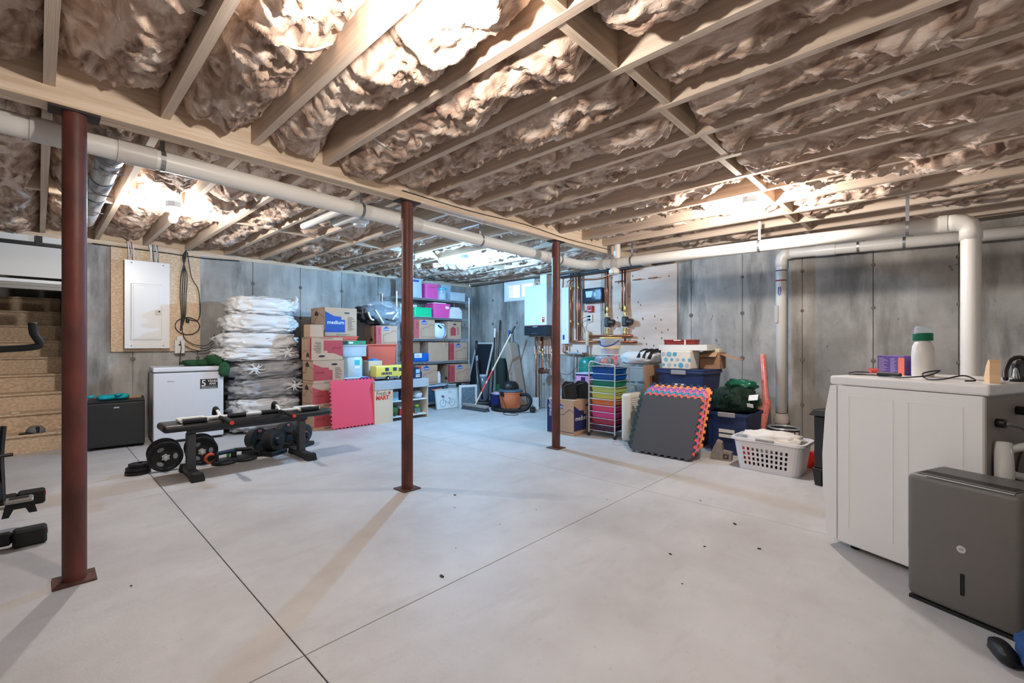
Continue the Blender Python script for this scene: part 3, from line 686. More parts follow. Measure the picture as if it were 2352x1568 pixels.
tag(B().tube([(.42, 6.965, 2.272), (1.0, 6.962, 2.262), (1.5, 6.96, 2.25), (1.9, 6.97, 2.27)], .007, 6, smooth=5).build('wiring_cable', m_black, smooth=True), 'black cable running along the top of the osb board', 'cable')

# ================================================================ STAIRS
t = thing('staircase', 'bare osb staircase climbing away behind the column', 'stairs', (0, 6.85, 0))
for n in range(9):
    z = .195 * n; y = .25 * n
    B().box(SX0 + .01, SX1 - .06, y, y + .018, z + .0005, z + .169).build('riser', m_osb, t)
    B().box(SX0 + .01, SX1 - .06, y - .025, y + .26, z + .170, z + .1955, bev=.006).build('tread', m_osb, t)
B().prism([(0, 0), (2.3, 1.76), (2.3, 1.45), (.45, 0)], .03, Matrix.Translation((SX1 - .055, .02, 0)) @ Matrix(((0, 0, 1, 0), (1, 0, 0, 0), (0, 1, 0, 0), (0, 0, 0, 1)))).build('stringer', m_wood, t)
t = thing('stair_header', 'white header board with dark bar above the osb stairs', 'panel', (0, 6.93, 0))
B().box(SX0, SX1 - .03, 0, .03, 1.84, 2.168).build('board', mat('header_white', (214, 212, 208), .6), t)
B().box(SX0, SX1 - .03, -.02, .03, 2.17, 2.208, bev=.005).build('dark_bar', m_black, t)
B().box(SX0, SX1 - .03, .0, .03, 2.21, 2.275).build('upper_board', m_whitep, t)
B().box(-.02, .03, -.03, -.021, 2.18, 2.275).build('bracket', m_black, t)
for k in range(3):
    z = 1.785 - k * .034
    arc = [(SX0 + (SX1 - .03 - SX0) * i / 12, -.03 - .03 * math.sin(PI * i / 12)) for i in range(13)]
    B().prism(arc + [(SX1 - .03, .02), (SX0, .02)], .032, Matrix.Translation((0, 0, z - .01))).build('curved_lip', m_whitep if k == 0 else mat('lip_grey', (140, 134, 126), .6), t)
t = thing('crumpled_cap', 'small black and grey cap lying on a low stair tread', 'cap', (-.02, 6.90, .1965))
B().lathe([(.075, 0), (.07, .04), (.045, .07), (.01, .078)], 16, sx=1.0, sy=.8).build('crown', m_grey, t, smooth=True); B().box(-.12, -.02, -.06, .03, 0, .012, bev=.004).build('brim', m_black, t); B().box(.0, .03, -.06, -.04, 0, .07, bev=.008).build('strap', m_black, t)
t = tag(B().box(-.03, .03, -.015, .015, 0, .014, bev=.005).build('paper_scrap', m_inkw, loc=(-.17, 7.12, .3915), rot=(0, 0, .3)), 'small white paper scrap on a stair tread', 'paper')
# ================================================================ BOX HELPERS
FACE = {'F': lambda w, d: Matrix(((1, 0, 0, -w / 2), (0, 0, -1, -d / 2), (0, 1, 0, 0), (0, 0, 0, 1))),
        'L': lambda w, d: Matrix(((0, 0, -1, -w / 2), (-1, 0, 0, d / 2), (0, 1, 0, 0), (0, 0, 0, 1))),
        'R': lambda w, d: Matrix(((0, 0, 1, w / 2), (1, 0, 0, -d / 2), (0, 1, 0, 0), (0, 0, 0, 1)))}
def ftext(s, size, m, parent, FM, u, v, ang=0, **k):
    M = FM @ Matrix.Translation((u, v, .0012)) @ Matrix.Rotation(ang, 4, 'Z')
    return text(s, size, m, parent, M.translation, M.to_euler(), **k)
def decal(name, poly, parent, FM, m, off=.0002, h=.0008):
    return B().prism(poly, h, FM @ Matrix.Translation((0, 0, off))).build(name, m, parent)
def stroke(pts, w):
    """outline polygons of a polyline, one quad per segment"""
    out = []
    for (x0, y0), (x1, y1) in zip(pts, pts[1:]):
        dx, dy = x1 - x0, y1 - y0; l = math.hypot(dx, dy); nx, ny = -dy / l * w / 2, dx / l * w / 2; ex, ey = dx / l * w / 2, dy / l * w / 2
        out.append([(x0 + nx - ex, y0 + ny - ey), (x0 - nx - ex, y0 - ny - ey), (x1 - nx + ex, y1 - ny + ey), (x1 + nx + ex, y1 + ny + ey)])
    return out
def strokes(name, polys, parent, FM, m, off=.0003):
    b = B(); M = FM @ Matrix.Translation((0, 0, off))
    for i, p in enumerate(polys): b.prism(p, .0006 + .00003 * (i % 5), M)
    return b.build(name, m, parent)
def house_logo(parent, FM, u, v, s, m=None, txt=True):
    decal('logo_badge', [(u, v), (u + s, v), (u + s, v + .38 * s), (u + .84 * s, v + .42 * s), (u + .5 * s, v + .68 * s), (u + .16 * s, v + .42 * s), (u, v + .38 * s)], parent, FM, m or m_blue)
    if txt: ftext("LOWE'S", s * .27, m_inkw, parent, FM, u + s * .5, v + s * .1, align='CENTER', bold=.0006)
def rows(parent, FM, u, v, n, step, wid, m=None):
    ps = []
    rr = random.Random(n * 7 + int(u * 1000))
    for k in range(n):
        l = wid * (.5 + .5 * rr.random()); y = v - k * step
        ps.append([(u, y), (u + l, y), (u + l, y + step * .36), (u, y + step * .36)])
    return strokes('small_print', ps, parent, FM, m or m_ink)
def prints(t, w, d, h, specs):
    for sp in specs:
        f, kind, col, word = sp[:4]
        fw = d if f in 'LR' else w
        FM = FACE[f](w, d)
        dark = m_ink if col is not m_inkw else m_ink
        if len(sp) > 4 and sp[4] == 'flip': FM = FM @ Matrix.Translation((fw, h, 0)) @ Matrix.Rotation(PI, 4, 'Z')
        if kind == 'panel':
            decal('colour_block', [(.002, .13 * h), (.62 * fw, .13 * h), (.62 * fw, .58 * h), (.50 * fw, .58 * h), (.50 * fw, .68 * h), (.28 * fw, .70 * h), (.002, .86 * h)], t, FM, col)
            wm = m_inkw if col in (m_blue, m_navy) else mat('word_dark_red', (120, 36, 44), .8)
            ftext(word, h * .19, wm, t, FM, .07 * fw, .42 * h, bold=.0002)
            rows(t, FM, .08 * fw, .34 * h, 3, .045 * h, .2 * fw, wm)
            rows(t, FM, .70 * fw, .66 * h, 11, .045 * h, .24 * fw)
            rows(t, FM, .34 * fw, .06 * h, 2, .03 * h, .42 * fw)
            strokes('hand_hole', [[(.68 * fw + .045 * math.cos(a), .82 * h + .014 * math.sin(a)) for a in [R(30 * k) for k in range(12)]]], t, FM, m_black)
        elif kind == 'outline':
            strokes('house_outline', stroke([(0, .45 * h), (.28 * fw, .45 * h), (.28 * fw, .55 * h), (.62 * fw, .80 * h), (.98 * fw, .62 * h)], .006) + stroke([(.0, .13 * h), (.98 * fw, .13 * h)], .005), t, FM, dark)
            house_logo(t, FM, .28 * fw, .72 * h, .11, m_ink, False)
        elif kind == 'band':
            decal('colour_band', [(.0, .03 * h), (.24 * fw, .03 * h), (.24 * fw, .97 * h), (.0, .97 * h)], t, FM, col)
            ftext(word, h * .17, mat('word_dark_red', (120, 36, 44), .8) if col is not m_navy else m_inkw, t, FM, .17 * fw, .5 * h, PI / 2)
            house_logo(t, FM, .34 * fw, .74 * h, .27 * fw)
            strokes('house_outline', stroke([(.98 * fw, .09 * h), (.34 * fw, .09 * h), (.34 * fw, .50 * h), (.44 * fw, .50 * h), (.44 * fw, .57 * h), (.62 * fw, .58 * h), (.84 * fw, .74 * h), (.985 * fw, .67 * h)], .006), t, FM, mat('outline_red', (150, 70, 70), .8) if col is not m_navy else m_navy)
        elif kind == 'sideband':
            decal('colour_band', [(.84 * fw, .01), (.998 * fw, .01), (.998 * fw, h - .01), (.84 * fw, h - .01)], t, FM, col)
            ftext(word, h * .15, m_ink, t, FM, .95 * fw, .3 * h, PI / 2)
            strokes('house_outline', stroke([(.06 * fw, .25 * h), (.4 * fw, .42 * h), (.7 * fw, .42 * h), (.7 * fw, .95 * h), (.06 * fw, .95 * h)], .005), t, FM, m_ink)
            house_logo(t, FM, .5 * fw, .15 * h, .10, m_ink, False)
        elif kind == 'housered':
            decal('colour_block', [(.18 * fw, .2 * h), (.58 * fw, .2 * h), (.58 * fw, .6 * h), (.38 * fw, .72 * h), (.18 * fw, .6 * h)], t, FM, col)
            rows(t, FM, .22 * fw, .5 * h, 3, .08 * h, .3 * fw, m_inkw); rows(t, FM, .66 * fw, .66 * h, 9, .05 * h, .24 * fw)
            strokes('hand_hole', [[(.5 * fw + .04 * math.cos(a), .84 * h + .013 * math.sin(a)) for a in [R(30 * k) for k in range(12)]]], t, FM, m_black)
        elif kind == 'plain':
            rows(t, FM, .86 * fw, .9 * h, 5, .03 * h, .08 * fw)
def carton(label, w, d, h, loc, rz=0, specs=(), m=None, cat='box', group=None, tape=True, name='cardboard_box'):
    m = m or m_kraft
    t = thing(name, label, cat, loc, rz, group)
    B().box(-w / 2, w / 2, -d / 2, d / 2, 0, h - .006, bev=.003).build('body', m, t)
    for s in (-1, 1):
        B().box(-w / 2 + .001, w / 2 - .001, .0012 if s > 0 else -d / 2 + .001, d / 2 - .001 if s > 0 else -.0012, h - .0058, h).build('flap', m, t)
    if tape: B().box(-w / 2 - .0005, w / 2 + .0005, -.028, .028, h, h + .0006).build('tape', mat('parcel_tape', (196, 176, 148), .35), t)
    prints(t, w, d, h, specs)
    return t
def bin_(label, w, d, h, loc, m, rz=0, lid=None, tp=.86, cat='bin', name='storage_bin', group=None, rim=.012, fill=None):
    t = thing(name, label, cat, loc, rz, group)
    B().tub(w * tp, d * tp, w - 2 * rim, d - 2 * rim, 0, h, th=.004, rim=rim, cr=.03, rimh=.018).build('tub', m, t)
    if lid is not None:
        B().box(-w / 2 - .004, w / 2 + .004, -d / 2 - .004, d / 2 + .004, h + .0005, h + .02, bev=.006).build('lid', lid, t)
    if fill is not None:
        blob('contents', fill, t, (0, 0, h * .46), (w * .74, d * .72, h * .78), amp=.08, seg=20, seed=len(label), pw=4)
    return t

# ================================================================ FRIDGE AND FREEZER
t = thing('mini_fridge', 'low black mini fridge beside the white chest freezer', 'fridge', (.605, 6.69, 0), R(-6))
B().box(-.24, .24, -.20, .24, .025, .505, bev=.008).build('cabinet', m_black, t)
B().box(-.24, .24, -.255, -.205, .03, .498, bev=.012, seg=2).build('door', mat('fridge_door', (30, 32, 32), .5, bump=.25, bs=220), t)
B().box(-.24, .24, -.25, .24, .498, .515, bev=.004).build('worktop', m_black, t)
B().box(-.02, .025, -.258, -.2545, .44, .452).build('badge', m_steel, t)
for x in (-.2, .2):
    for y in (-.2, .2): B().cyl((x, y, 0), (x, y, .026), .014, seg=8).build('foot', m_rubber, t)
t = thing('work_gloves', 'pair of turquoise gloves lying on the mini fridge', 'gloves', (.58, 6.62, .516), .2)
m_teal = mat('turquoise_cloth', (10, 168, 186), .8, bump=.2, bs=60)
for k, (x, a) in enumerate(((-.07, .5), (.05, -.2))):
    gl = blob('glove', m_teal, t, (x, .01 * k, .03), (.16, .12, .06), amp=.15, seed=k + 2, flat=-.029, seg=20)
    B().tube([(x - .05, -.05, .03), (x - .09, -.08, .025), (x - .10, -.05, .02)], .013, 8, smooth=4).build('finger', m_teal, gl, smooth=True)
tag(B().box(-.10, .12, -.04, .04, 0, .028, bev=.003).build('flat_carton', m_kraft, loc=(.70, 6.70, .516), rot=(0, 0, R(-8))), 'small flat cardboard packet behind the turquoise gloves', 'packet')

t = thing('chest_freezer', 'white chest freezer with black five-year sticker', 'freezer', (1.235, 6.60, 0), R(-4))
B().box(-.335, .335, -.27, .27, .03, .80, bev=.008).build('cabinet', mat('freezer_white', (216, 220, 228), .35), t)
B().box(-.34, .34, -.285, .275, .812, .865, bev=.014, seg=3).build('lid', mat('freezer_white', (0, 0, 0)), t)
B().box(-.33, .33, -.265, .265, .80, .812).build('gasket', m_grey, t)
B().box(-.32, .32, -.25, .25, .0, .031).build('plinth', m_black, t)
B().box(-.21, -.14, -.2725, -.27, .70, .712).build('badge', m_steel, t)
FM = Matrix(((1, 0, 0, .10), (0, 0, -1, -.27), (0, 1, 0, .60), (0, 0, 0, 1)))
st = decal('sticker', [(0, 0), (.175, 0), (.175, .115), (0, .115)], t, FM, m_black)
ftext('5', .105, m_inkw, st, FM, .008, .032, bold=.0008); ftext('YEARS', .036, m_inkw, st, FM, .072, .078, bold=.0004); ftext('ANS', .036, m_inkw, st, FM, .088, .046, bold=.0004)
strokes('small_print', [[(.01, .025), (.165, .025), (.165, .028), (.01, .028)], [(.01, .008), (.165, .008), (.165, .013), (.01, .013)]], st, FM, m_inkw, .001)
t = thing('green_towel', 'crumpled dark green towel draped over the freezer corner', 'towel', (1.45, 6.52, .866), 0)
m_gt = mat('green_terry', (34, 78, 46), .95, bump=.5, bs=90, var=.15, vs=20)
blob('folded_end', m_gt, t, (-.10, .06, .035), (.34, .22, .075), amp=.25, freq=3, seed=5, flat=-.034, seg=28)
blob('bunched_end', m_gt, t, (.08, -.02, .06), (.24, .30, .14), amp=.3, freq=3, seed=9, flat=-.059, seg=28)
blob('hanging_end', m_gt, t, (.095, -.265, -.04), (.12, .05, .17), amp=.25, freq=3, seed=3, seg=20)

# ================================================================ STACK OF BAGS
m_bag = mat('white_poly_bag', (222, 222, 222), .32, var=.05, vs=3, bump=.6, bs=11, stretch=(.6, 1, 1.8), coat=.2)
m_bagg = mat('grey_filled_bag', (160, 160, 162), .38, var=.14, vs=3.5, bump=.6, bs=11, stretch=(.6, 1, 1.8), coat=.2)
tb = [(2.07, 6.55, .115, .92, .62, .23, 'lowest'), (2.06, 6.53, .33, .84, .58, .28, 'knot'), (2.08, 6.53, .565, .93, .62, .30, 'knotr'), (2.10, 6.55, .80, .95, .60, .30, 'knotl'),
      (1.96, 6.53, 1.0, 1.0, .62, .20, 'knotr'), (1.99, 6.54, 1.17, .94, .60, .24, 'box'), (2.02, 6.54, 1.395, .90, .60, .28, 'plain'), (2.03, 6.55, 1.625, .82, .56, .27, 'top')]
lbs = ['grey plastic bag of bedding at the bottom of the bag stack', 'knotted white plastic bag of bedding second from the floor', 'plump knotted plastic bag with pleats third from the floor',
       'grey stuffed plastic bag with torn tie fourth from the floor', 'thin floppy white plastic bag with side knot mid stack', 'boxy zipped white plastic bag with small print', 'smooth white plastic bag just under the top one', 'crumpled white plastic bag on top of the bag stack']
for k, (x, y, z, sx, sy, sz, kd) in enumerate(tb):
    t = thing('plastic_bag', lbs[k], 'bag', (x, y, z), R(random.uniform(-3, 3)), 'stacked bags of bedding')
    blob('sack', m_bagg if k in (0, 3, 2) else m_bag, t, (0, 0, 0), (sx, sy, sz), amp=.13, freq=2.4, seed=k * 3 + 1, seg=96, pw=3.4, fold=.17 if kd != 'box' else .06, ff=4.2)
    if 'knot' in kd:
        kx = .30 * sx if kd == 'knotr' else (-.22 * sx if kd == 'knotl' else .08)
        kn = B().sphere((kx, -sy * .49, .01), .035, 12, 1.2, .7, .9).build('knot', m_bag, t, smooth=True)
        for q in range(9):
            a = R(q * 40 + k * 20 + 9 * (q % 3))
            B().tube([(kx, -sy * .49, .01), (kx + .08 * math.cos(a), -sy * .49 - .015, .01 + .05 * math.sin(a)), (kx + .17 * math.cos(a + .2), -sy * .46, .01 + .085 * math.sin(a + .2))], [.010, .010, .002], 6).build('pleat', m_bag, t, smooth=True)
    if kd == 'box':
        FM = Matrix(((1, 0, 0, -.2), (0, 0, -1, -sy * .5 - .002), (0, 1, 0, -.02), (0, 0, 0, 1)))
        rows(t, FM, .22, .05, 3, .012, .08, m_black)
    if kd == 'top':
        blob('loose_end', m_bag, t, (.34, -.12, .02), (.22, .2, .2), amp=.4, freq=3, seed=4, seg=24, fold=.2); B().tube([(.36, -.2, .03), (.40, -.2, .12), (.38, -.2, .16)], [.03, .02, .004], 8).build('tail', m_bag, t, smooth=True)

# ================================================================ CARTON STACK AND BINS BY THE BAGS
sw, sd_, sh = .42, .33, .303
for k, lb in enumerate(('small moving box with red print at the bottom of the stack, half hidden by bench', 'small moving box with red print second from the floor behind the pink mat', 'small moving box with red print and torn hand hole third from floor', 'small moving box with upside-down red print on top of the stack')):
    up = k == 3
    carton(lb, sw, sd_, sh, (2.655 + (.012, .0, .006, -.01)[k], 6.05, .0005 + k * (sh + .0015)), R((1, 0, .5, -1)[k]),
           [('F', 'panel', m_red, 'small', 'flip' if up else ''), ('L', 'sideband' if up else 'outline', m_red, 'small')], group='small moving boxes stacked by the bags', tape=up)
carton('little plain carton with white tape strip on the small box stack', .19, .16, .165, (2.53, 6.05, 1.2205), R(6), [('F', 'plain', m_red, '')], tape=True)
carton('plain brown carton hidden behind the pink mat under the orange bin', .5, .42, .82, (3.12, 6.47, 0), 0, (), m_kraft2)
bin_('flat orange lidded bin under the medium moving box', .52, .42, .40, (3.0, 6.43, .8205), mat('orange_bin', (222, 104, 84), .4), lid=mat('orange_lid', (226, 110, 90), .4))
carton('medium moving box with blue print on top of the orange bin', .48, .44, .405, (2.985, 6.43, 1.242), R(1), [('F', 'panel', m_blue, 'medium'), ('L', 'outline', m_blue, '')])
bin_('tall clear tote with white lid behind the pink foam mat', .35, .32, .645, (3.055, 6.05, 0), mat('blue_clear', (120, 170, 214), .2, alpha=.6), lid=mat('frost_lid', (206, 220, 236), .3), tp=.9, fill=m_whitep)
tag(B().box(-.06, .06, -.012, .012, -.015, .02, bev=.006).build('tote_latch', mat('purple_latch', (74, 56, 140), .4), loc=(3.17, 5.87, .645)), 'purple clip on the rim of the clear tote', 'clip')
t = thing('nappy_pail', 'pale blue round tub with turquoise label under the clear bin', 'tub', (3.05, 6.05, .666))
B().lathe([(.15, 0), (.158, .02), (.158, .25), (.145, .275), (.15, .285)], 32).build('drum', mat('pale_blue_tub', (190, 216, 226), .35), t, smooth='e')
FM = Matrix(((1, 0, 0, -.02), (0, 0, -1, -.1582), (0, 1, 0, .12), (0, 0, 0, 1)))
decal('label', [(0, .05), (.075, .05), (.075, .12), (0, .12)], t, FM, mat('turquoise_label', (60, 190, 200), .5)); decal('label', [(0, .0), (.075, .0), (.075, .04), (0, .04)], t, FM, m_inkw)
bin_('clear bin of papers with a green game box on top', .40, .24, .165, (3.07, 6.07, .953), m_clear, tp=.92, fill=mat('paper_stack', (210, 214, 220), .8))
t = thing('game_box', 'green board game box in the clear bin', 'game box', (3.06, 6.05, 1.12)); B().box(-.19, .175, -.09, .10, 0, .055, bev=.002).build('lid', mat('game_green', (40, 140, 104), .5), t); B().box(-.08, -.02, -.0915, -.0895, .015, .04).build('print', m_inkw, t); B().box(.09, .13, -.0915, -.0895, .018, .03).build('print', m_red, t)
B().box(-.1905, -.10, -.091, .1, .001, .054).build('dark_end', mat('game_dark', (22, 60, 46), .5), t)
carton('brown carton carrying the orange bin behind the toy bus', .52, .40, .60, (3.68, 6.43, 0), 0, (), m_kraft2)
bin_('tall orange tapered bin behind the yellow toy bus', .55, .40, .525, (3.675, 6.43, .601), mat('orange_bin', (0, 0, 0)), tp=.84, rim=.02)
carton('small moving box with red band tilted atop the orange bin', .36, .42, .285, (3.765, 6.47, 1.128), R(-3), [('F', 'band', m_pred, 'small'), ('L', 'sideband', m_pred, 'small')])
t = thing('garment_bag', 'black coat in glossy clear plastic on the boxes', 'garment bag', (3.76, 6.50, 1.415))
blob('coat', mat('black_coat', (24, 30, 42), .6, bump=.3, bs=20), t, (-.05, .0, .17), (.62, .36, .31), amp=.3, freq=2.5, seed=12, flat=-.168, seg=36, fold=.12)
blob('plastic_cover', mat('clear_film', (214, 226, 240), .06, alpha=.28, coat=1.0, bump=.8, bs=11), t, (.03, -.01, .20), (.76, .44, .39), amp=.28, freq=2.2, seed=12, flat=-.195, seg=44, fold=.16)
for p in ([(-.30, -.2, .20), (-.27, -.22, .1), (-.22, -.22, .08)], [(-.18, -.2, .24), (-.05, -.22, .03)], [(.12, -.2, .1), (.22, -.2, .22)]):
    B().tube(p, .014, 6, smooth=3).build('white_stripe', m_inkw, t, smooth=True)
carton('low carton under the pale wooden crate beside the toy bus', .30, .25, .61, (3.46, 6.14, 0), 0, (), m_kraft2)
t = thing('wooden_crate', 'pale wooden toy crate with blue cloth behind the bus', 'crate', (3.42, 6.12, .611))
for (x0, x1, y0, y1) in ((-.11, .11, -.10, -.09), (-.11, .11, .09, .10), (-.11, -.10, -.089, .089), (.10, .11, -.089, .089)): B().box(x0, x1, y0, y1, 0, .27, bev=.003).build('board', mat('pale_birch', (224, 200, 172), .6), t)
B().box(-.098, .098, -.088, .088, 0, .01).build('bottom', mat('pale_birch', (0, 0, 0)), t)
blob('blue_cloth', mat('blue_cloth', (60, 130, 180), .9), t, (.02, 0, .20), (.17, .16, .2), amp=.2, seed=3, seg=20)
t = thing('toy_bus', 'yellow wooden toy bus with black wheels on the play shelf', 'toy bus', (3.55, 5.885, .601))
m_yel = mat('bus_yellow', (232, 208, 96), .45)
B().box(-.25, .25, -.085, .085, .03, .215, bev=.022, seg=3).build('body', m_yel, t, smooth='e')
B().box(-.252, .252, -.0855, .0855, .028, .058).build('skirt', m_grey, t)
for x in (-.10, .03): B().box(x, x + .06, -.088, -.084, .135, .185).build('window', mat('toy_window', (60, 78, 86), .2), t)
dr = B().box(.11, .19, -.089, -.084, .04, .19).build('door', m_yel, t); B().box(.125, .175, -.0895, -.088, .125, .175).build('door_window', mat('toy_window', (0, 0, 0)), dr)
FM = Matrix(((1, 0, 0, -.16), (0, 0, -1, -.0855), (0, 1, 0, .085), (0, 0, 0, 1)))
pl = decal('number_strip', [(0, 0), (.17, 0), (.17, .032), (0, .032)], t, FM, m_black)
for k, ch in enumerate('0123456'):
    ftext(ch, .028, [m_inkw, mat('bus_blue', (80, 150, 220), .5), m_inkw, mat('bus_red', (220, 80, 70), .5)][k % 4], pl, FM, .008 + k * .0225, .006, bold=.0008)
for x in (-.06, .17):
    for y in (-.09, .09): wq = B().cyl((x, y - .012, .033), (x, y + .012, .033), .033, seg=20).build('wheel', m_rubber, t, smooth='e'); B().cyl((x, y - .014, .033), (x, y + .014, .033), .012, seg=12).build('hub', m_inkw, wq, smooth='e')
t = thing('toy_register', 'dark blue toy cash register standing at the play shelf end', 'toy', (4.0, 5.86, .602), R(10))
B().prism([(-.08, 0), (.08, 0), (.08, .09), (-.0, .17), (-.05, .17)], .14, Matrix.Translation((0, .07, 0)) @ Matrix.Rotation(PI / 2, 4, 'X')).build('case', mat('toy_navy', (34, 52, 84), .45), t); B().box(-.05, .03, -.076, -.071, .08, .14).build('screen', mat('screen_pale', (150, 190, 214), .3), t)
for k in range(6): B().box(-.05 + .03 * (k % 3), -.03 + .03 * (k % 3), -.076, -.071, .02 + .025 * (k // 3), .038 + .025 * (k // 3)).build('key', m_inkw, t)

# play shop shelf
t = thing('play_shop_shelf', 'wooden toy shop shelf unit with printed shop front', 'toy shelf', (3.70, 5.865, 0))
m_birch = mat('pale_birch', (0, 0, 0)); m_gb = mat('grey_board', (176, 180, 184), .6)
B().box(-.46, .46, -.135, .135, .565, .60).build('top_board', m_gb, t)
B().box(-.46, .46, -.142, -.1355, .475, .598, bev=.004).build('fascia', m_gb, t)
fp = B().box(-.455, -.165, -.133, -.12, 0, .474).build('front_panel', m_birch, t)
B().box(-.455, -.443, -.119, .13, 0, .564).build('side_panel', m_birch, t); B().box(.443, .455, -.13, .13, 0, .564).build('side_panel', m_birch, t)
B().box(-.442, .442, .118, .13, .0, .564).build('back_panel', mat('grey_blue_board', (150, 160, 172), .6), t)
for z in (.05, .28): B().box(-.442, .442, -.118, .117, z, z + .014).build('shelf_board', m_whitep, t)
FM = Matrix(((1, 0, 0, -.44), (0, 0, -1, -.133), (0, 1, 0, .34), (0, 0, 0, 1)))
decal('sign_plate', [(0, -.01), (.26, -.01), (.26, .12), (0, .12)], fp, FM, mat('pale_birch2', (216, 190, 160), .6))
ftext('Fresh', .082, m_ink, fp, FM, .005, .062, sx=.9, shear=.12); ftext('MART', .078, mat('sign_red', (214, 60, 44), .6), fp, FM, .002, .0, bold=.0035)
B().lathe([(.018, 0), (.02, .002), (.015, .004)], 14, M=FM @ Matrix.Translation((.215, .09, .001))).build('tomato_mark', mat('sign_red', (0, 0, 0)), fp)
strokes('leaf_mark', stroke([(.225, .108), (.245, .128)], .006), fp, FM, m_ink)
tag(B().box(-.05, .06, -.05, .05, 0, .13, bev=.004).build('toy_box', mat('pale_blue_box', (150, 196, 222), .6), loc=(3.62, 5.86, .2945)), 'pale blue box on the upper play shelf', 'box')
tag(blob('folded_cloth', mat('dark_blue_cloth', (44, 56, 84), .9), None, (3.79, 5.86, .36), (.2, .18, .13), amp=.2, seed=2, flat=-.065, seg=20), 'bunched dark blue cloth on the upper play shelf', 'cloth')
tag(blob('toy_bag', mat('white_cloth', (206, 214, 224), .9), None, (4.03, 5.86, .35), (.16, .16, .12), amp=.2, seed=6, flat=-.055, seg=20), 'white bundle on the upper play shelf by the right side panel', 'bundle')
tag(blob('green_pouch', mat('green_pouch', (70, 104, 60), .8), None, (3.60, 5.86, .145), (.16, .16, .16), amp=.2, seed=8, flat=-.08, seg=20), 'green pouch on the lower play shelf', 'pouch')
t = thing('toy_garage', 'small red and white toy on the lower play shelf', 'toy', (3.75, 5.85, .0645)); B().box(-.05, .05, -.04, .05, 0, .10, bev=.005).build('block', mat('toy_red', (196, 50, 44), .4), t); B().box(-.06, .06, -.05, .06, .10, .13, bev=.008).build('roof', m_whitep, t); B().box(-.02, .02, -.043, -.039, .01, .08).build('door', m_black, t)
tag(B().lathe([(.03, 0), (.028, .006), (.008, .012), (.003, .09)], 12).build('toy_cone', mat('toy_orange', (236, 90, 60), .5), loc=(3.97, 5.80, .0645), smooth='e'), 'slim orange toy cone on the lower play shelf', 'toy')
t = thing('toy_plant', 'light green toy leaf block behind the orange cone', 'toy', (4.05, 5.88, .0645)); B().box(-.05, .05, -.03, .03, 0, .08, bev=.01).build('block', mat('toy_teal', (90, 160, 150), .5), t); B().sphere((0, 0, .105), .035, 10, 1.2, .8, .7).build('leaf', mat('toy_lime', (176, 222, 90), .5), t, smooth=True)

# pink foam mat
def jigsaw(s, n, dep):
    """square outline with puzzle teeth"""
    side = []
    p = s / n
    for i in range(n):
        x = i * p
        side += [(x + p * .28, 0), (x + p * .20, dep), (x + p * .72, dep), (x + p * .64, 0)]
    pts = []
    for k in range(4):
        c, sn = round(math.cos(k * PI / 2)), round(math.sin(k * PI / 2))
        for (x, y) in [(0, 0)] + side:
            X_, Y_ = x - s / 2, -s / 2 - y
            pts.append((c * X_ - sn * Y_, sn * X_ + c * Y_))
    return pts
def foam_mat(label, col, loc, rz, lean, s=.60, n=9, th=.012, name='foam_mat', group=None, roll=0.0):
    """stands on its lower edge, leaning back by `lean`"""
    M = Matrix.Rotation(PI / 2 - lean, 4, 'X') @ Matrix.Rotation(roll, 4, 'Z') @ Matrix.Translation((0, s / 2 + .012, 0))
    return tag(B().prism(jigsaw(s, n, .016), th, M).build(name, col, loc=loc, rot=(0, 0, rz)), label, 'foam mat', group)
foam_mat('large pink foam puzzle mat leaning on the carton stack', mat('pink_foam', (232, 84, 108), .85, bump=.1, bs=300), (2.955, 5.75, .008), 0, R(5), s=.62, n=12)
foam_mat('red foam puzzle mat just behind the large pink one', mat('red_foam', (196, 50, 60), .85), (3.025, 5.795, .008), 0, R(4), s=.57, n=11)

# ================================================================ WIRE RACK
t = thing('wire_rack', 'chrome wire shelving rack crowded with boxes and bins', 'shelf rack', (4.87, 6.725, 0))
RW, RD = .79, .225
for x in (-RW, RW):
    for y in (-RD, RD): B().cyl((x, y, 0), (x, y, 2.0), .0125, seg=12).build('post', m_steel, t, smooth='e')
LV = (.10, .417, .816, 1.215, 1.60, 1.93)
def wire_shelf():
    b = B()
    for y in (-RD, RD):
        b.cyl((-RW, y, -.004), (RW, y, -.004), .004, seg=6); b.cyl((-RW, y, -.032), (RW, y, -.032), .004, seg=6)
        n = 40; pts = [(-RW + 2 * RW * i / n, y, -.004 if i % 2 else -.032) for i in range(n + 1)]
        b.tube(pts, .0028, 4)
    for x in (-RW, RW): b.cyl((x, -RD, -.004), (x, RD, -.004), .004, seg=6); b.cyl((x, -RD, -.032), (x, RD, -.032), .004, seg=6)
    for i in range(47):
        x = -RW + .03 + i * (2 * RW - .06) / 46; b.box(x - .0018, x + .0018, -RD, RD, -.0055, -.0018)
    return b
sh0 = wire_shelf().build('wire_shelf', m_steel, t, loc=(0, 0, LV[0]))
for z in LV[1:]: share('wire_shelf', sh0, t, (0, 0, z))
def on(l): return LV[l] + .0015
m_pinkb = mat('pink_bin', (226, 84, 160), .4); m_cy = mat('cyan_lid', (60, 190, 220), .4)
G = 'things on the wire rack'
fy = 6.52
t = bin_('clear latch box with blue handle on top of the rack', .40, .30, .31, (4.44, fy + .17, on(5)), m_clear, lid=mat('clear_lid', (200, 216, 232), .2, alpha=.6), tp=.95, fill=mat('pale_cloth', (214, 222, 230), .9)); B().box(-.07, .10, -.165, -.15, .27, .30, bev=.004).build('handle', m_blue, t)
